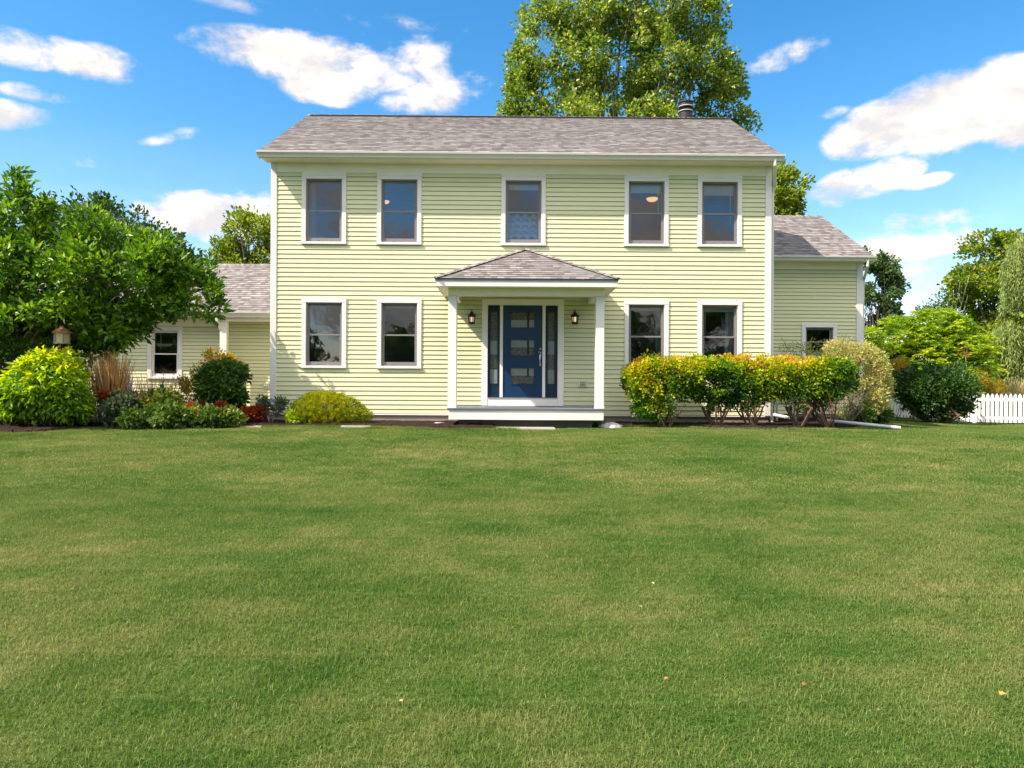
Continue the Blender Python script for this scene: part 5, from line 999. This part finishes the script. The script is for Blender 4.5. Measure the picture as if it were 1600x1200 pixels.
# ------------------------------------------------------------------ grass
def blade_patch(name, size, n, h=.05, w=.0026):
    c = np.stack([rng.uniform(-size / 2, size / 2, n), rng.uniform(-size / 2, size / 2, n), np.full(n, -.006)], 1); az_ = rng.random(n) * 6.283; lean = rng.random(n) * 1.35; hh = h * (.45 + .75 * rng.random(n))
    d = np.stack([np.cos(az_), np.sin(az_), np.zeros(n)], 1); s = np.stack([-np.sin(az_), np.cos(az_), np.zeros(n)], 1); ro = rng.random(n) * .9 - .45; s = s * np.cos(ro)[:, None] + d * np.sin(ro)[:, None]
    V = np.empty((n, 5, 3)); w_ = w * (.7 + .7 * rng.random(n))[:, None]
    m = c + d * (hh * lean * .35)[:, None] + np.array([0, 0, 1.]) * (hh * .6)[:, None]; t = c + d * (hh * lean)[:, None] + np.array([0, 0, 1.]) * (hh * (1 - .35 * lean))[:, None]
    V[:, 0] = c - s * w_ / 2; V[:, 1] = c + s * w_ / 2; V[:, 2] = m - s * w_ * .42; V[:, 3] = m + s * w_ * .42; V[:, 4] = t
    i = np.arange(n) * 5; tr = np.concatenate([np.stack([i, i + 1, i + 3], 1), np.stack([i, i + 3, i + 2], 1), np.stack([i + 2, i + 3, i + 4], 1)])
    o = np_mesh(name, V.reshape(-1, 3), tr, M['blade'], None, np.repeat(rng.random(n), 5)); col.objects.unlink(o); return o
def grass(name, pts, src, scale, label):
    """one object: a point mesh whose points carry copies of a patch of blades"""
    n = len(pts); me = bpy.data.meshes.new(name); me.vertices.add(n); me.vertices.foreach_set('co', pts.astype(np.float32).ravel())
    r = me.attributes.new('rot', 'FLOAT_VECTOR', 'POINT'); e = 1e-2
    gx_ = (ground(pts[:, 0] + e, pts[:, 1]) - ground(pts[:, 0] - e, pts[:, 1])) / (2 * e); gy_ = (ground(pts[:, 0], pts[:, 1] + e) - ground(pts[:, 0], pts[:, 1] - e)) / (2 * e)
    rz = rng.integers(0, 4, n) * math.pi / 2; a, b = np.arctan(gy_), -np.arctan(gx_)
    # tilt expressed in the rotated frame
    rot = np.stack([a * np.cos(rz) + b * np.sin(rz), -a * np.sin(rz) + b * np.cos(rz), rz], 1)
    r.data.foreach_set('vector', rot.astype(np.float32).ravel())
    s = me.attributes.new('siz', 'FLOAT_VECTOR', 'POINT'); s.data.foreach_set('vector', scale.astype(np.float32).ravel())
    o = bpy.data.objects.new(name, me); col.objects.link(o); ng = bpy.data.node_groups.new(name + '_nodes', 'GeometryNodeTree')
    ng.interface.new_socket('Geometry', in_out='INPUT', socket_type='NodeSocketGeometry'); ng.interface.new_socket('Geometry', in_out='OUTPUT', socket_type='NodeSocketGeometry')
    gi = ng.nodes.new('NodeGroupInput'); go = ng.nodes.new('NodeGroupOutput'); ip = ng.nodes.new('GeometryNodeInstanceOnPoints'); oi = ng.nodes.new('GeometryNodeObjectInfo'); oi.inputs['Object'].default_value = src; oi.inputs['As Instance'].default_value = True
    ar = ng.nodes.new('GeometryNodeInputNamedAttribute'); ar.data_type = 'FLOAT_VECTOR'; ar.inputs['Name'].default_value = 'rot'; as_ = ng.nodes.new('GeometryNodeInputNamedAttribute'); as_.data_type = 'FLOAT_VECTOR'; as_.inputs['Name'].default_value = 'siz'
    ng.links.new(gi.outputs[0], ip.inputs['Points']); ng.links.new(oi.outputs['Geometry'], ip.inputs['Instance']); ng.links.new(ar.outputs[0], ip.inputs['Rotation']); ng.links.new(as_.outputs[0], ip.inputs['Scale']); ng.links.new(ip.outputs[0], go.inputs[0])
    md = o.modifiers.new('grass', 'NODES'); md.node_group = ng
    tag(o, label, None, None, 'stuff'); return o
S = .5
near = blade_patch('near_grass_patch', S * 1.06, 4400, .034, .0026); far = blade_patch('far_grass_patch', S * 1.06, 1900, .028, .0048); tuft = blade_patch('edge_grass_tuft', .13, 150, .05, .004)
gx_, gy_ = np.meshgrid(np.arange(-24, 26, S), np.arange(-1.5, 27, S)); gx_, gy_ = gx_.ravel(), gy_.ravel()
vis = np.abs(gx_) < gy_ * .78 + 7.5; gx_, gy_ = gx_[vis], gy_[vis]
def in_bed(x, y): return inside(bed_l, x, y) | inside(bed_r, x, y) | ((x > XL - .0) & (x < XR + .1) & (y > 15.9)) | ((x > p0 - .0) & (x < p1) & (y > 14.75)) | ((x > XR) & (x < wxR + .1) & (y > YW)) | ((x < XL) & (y > 20.6))
corner = np.zeros(len(gx_), int)
for sx in (-.5, 0, .5):
    for sy in (-.5, 0, .5): corner += in_bed(gx_ + sx * S, gy_ + sy * S).astype(int)
full = corner == 0; edge = (corner > 0) & (corner < 9)
fx_, fy_ = gx_[full], gy_[full]; nr_ = fy_ < 8.5
for nm, msk, src in (('grass', nr_, near), ('grass', ~nr_, far)):
    x, y = fx_[msk], fy_[msk]; pts = np.stack([x, y, ground(x, y)], 1); sc_ = np.stack([np.ones(len(x)), np.ones(len(x)), .8 + .5 * rng.random(len(x))], 1)
    grass(nm, pts, src, sc_, 'short mown grass blades of the lawn in the foreground' if src is near else 'short mown grass blades of the lawn nearer the house')
ex_, ey_ = gx_[edge], gy_[edge]; st = .1; q = np.arange(-S / 2 + st / 2, S / 2, st); qx, qy = np.meshgrid(q, q)
tx = (ex_[:, None] + qx.ravel()[None]).ravel(); ty = (ey_[:, None] + qy.ravel()[None]).ravel(); ok = ~in_bed(tx, ty); tx, ty = tx[ok], ty[ok]; tx = tx + rng.normal(size=len(tx)) * .012; ty = ty + rng.normal(size=len(ty)) * .012
hs = .9 + .35 * rng.random(len(tx)); lx0, lx1 = P(868, 668, 14.7).x, P(945, 668, 14.7).x
tall = (tx > lx0) & (tx < lx1) & (ty > 14.2); hs = np.where(tall, 2.0 + 1.2 * rng.random(len(tx)), hs)
pts = np.stack([tx, ty, ground(tx, ty)], 1); grass('grass_edge', pts, tuft, np.stack([np.ones(len(tx)), np.ones(len(tx)), hs], 1), 'ragged grass along the edges of the mulch beds and porch')
# fallen leaves
LEAVES = [(1041, 1073), (1256, 1082), (1567, 1098), (1374, 1124), (626, 1109), (1530, 964), (1001, 958), (1020, 920), (855, 877), (1290, 780), (1522, 1027)]
lobes = [(0, -.5), (.22, -.32), (.5, -.12), (.3, .05), (.42, .35), (.15, .28), (0, .6), (-.15, .28), (-.42, .35), (-.3, .05), (-.5, -.12), (-.22, -.32)]
wl = ['ochre fallen leaf on the grass', 'small orange fallen leaf on the grass', 'yellow fallen leaf near the right edge', 'pinkish tan fallen leaf at the bottom', 'tan fallen leaf low in the middle', 'brown fallen leaf on the straw coloured patch', 'faded fallen leaf right of centre', 'pale fallen leaf right of centre', 'reddish fallen leaf in the middle of the lawn', 'tiny yellow fallen leaf halfway up the lawn', 'buff fallen leaf low on the right']
for i, (px, py) in enumerate(LEAVES):
    g_ = G(px, py, 4); s = .024 if i != 2 else .036; a = random.uniform(0, 6.28); tl = random.uniform(.1, .35); mb = MB(); z0 = g_.z + .04
    rim = [(g_.x + s * (lx * math.cos(a) - ly * math.sin(a)), g_.y + s * (lx * math.sin(a) + ly * math.cos(a)), z0 + s * (abs(lx) * .5 + ly * tl)) for lx, ly in lobes]
    for k in range(len(rim)): mb.quad([(g_.x, g_.y, z0), rim[k], rim[(k + 1) % len(rim)]])
    colr = [(.30, .17, .05), (.30, .10, .04), (.36, .26, .06), (.32, .2, .13), (.38, .24, .13), (.20, .10, .05), (.34, .27, .15), (.42, .34, .18), (.40, .12, .06), (.50, .38, .10), (.44, .32, .2)][i]
    o = mb.build('fallen_leaf', paint('fallen_leaf_colour', colr, .7, .2, 60)); tag(o, wl[i], 'leaf', 'fallen leaves on the lawn')
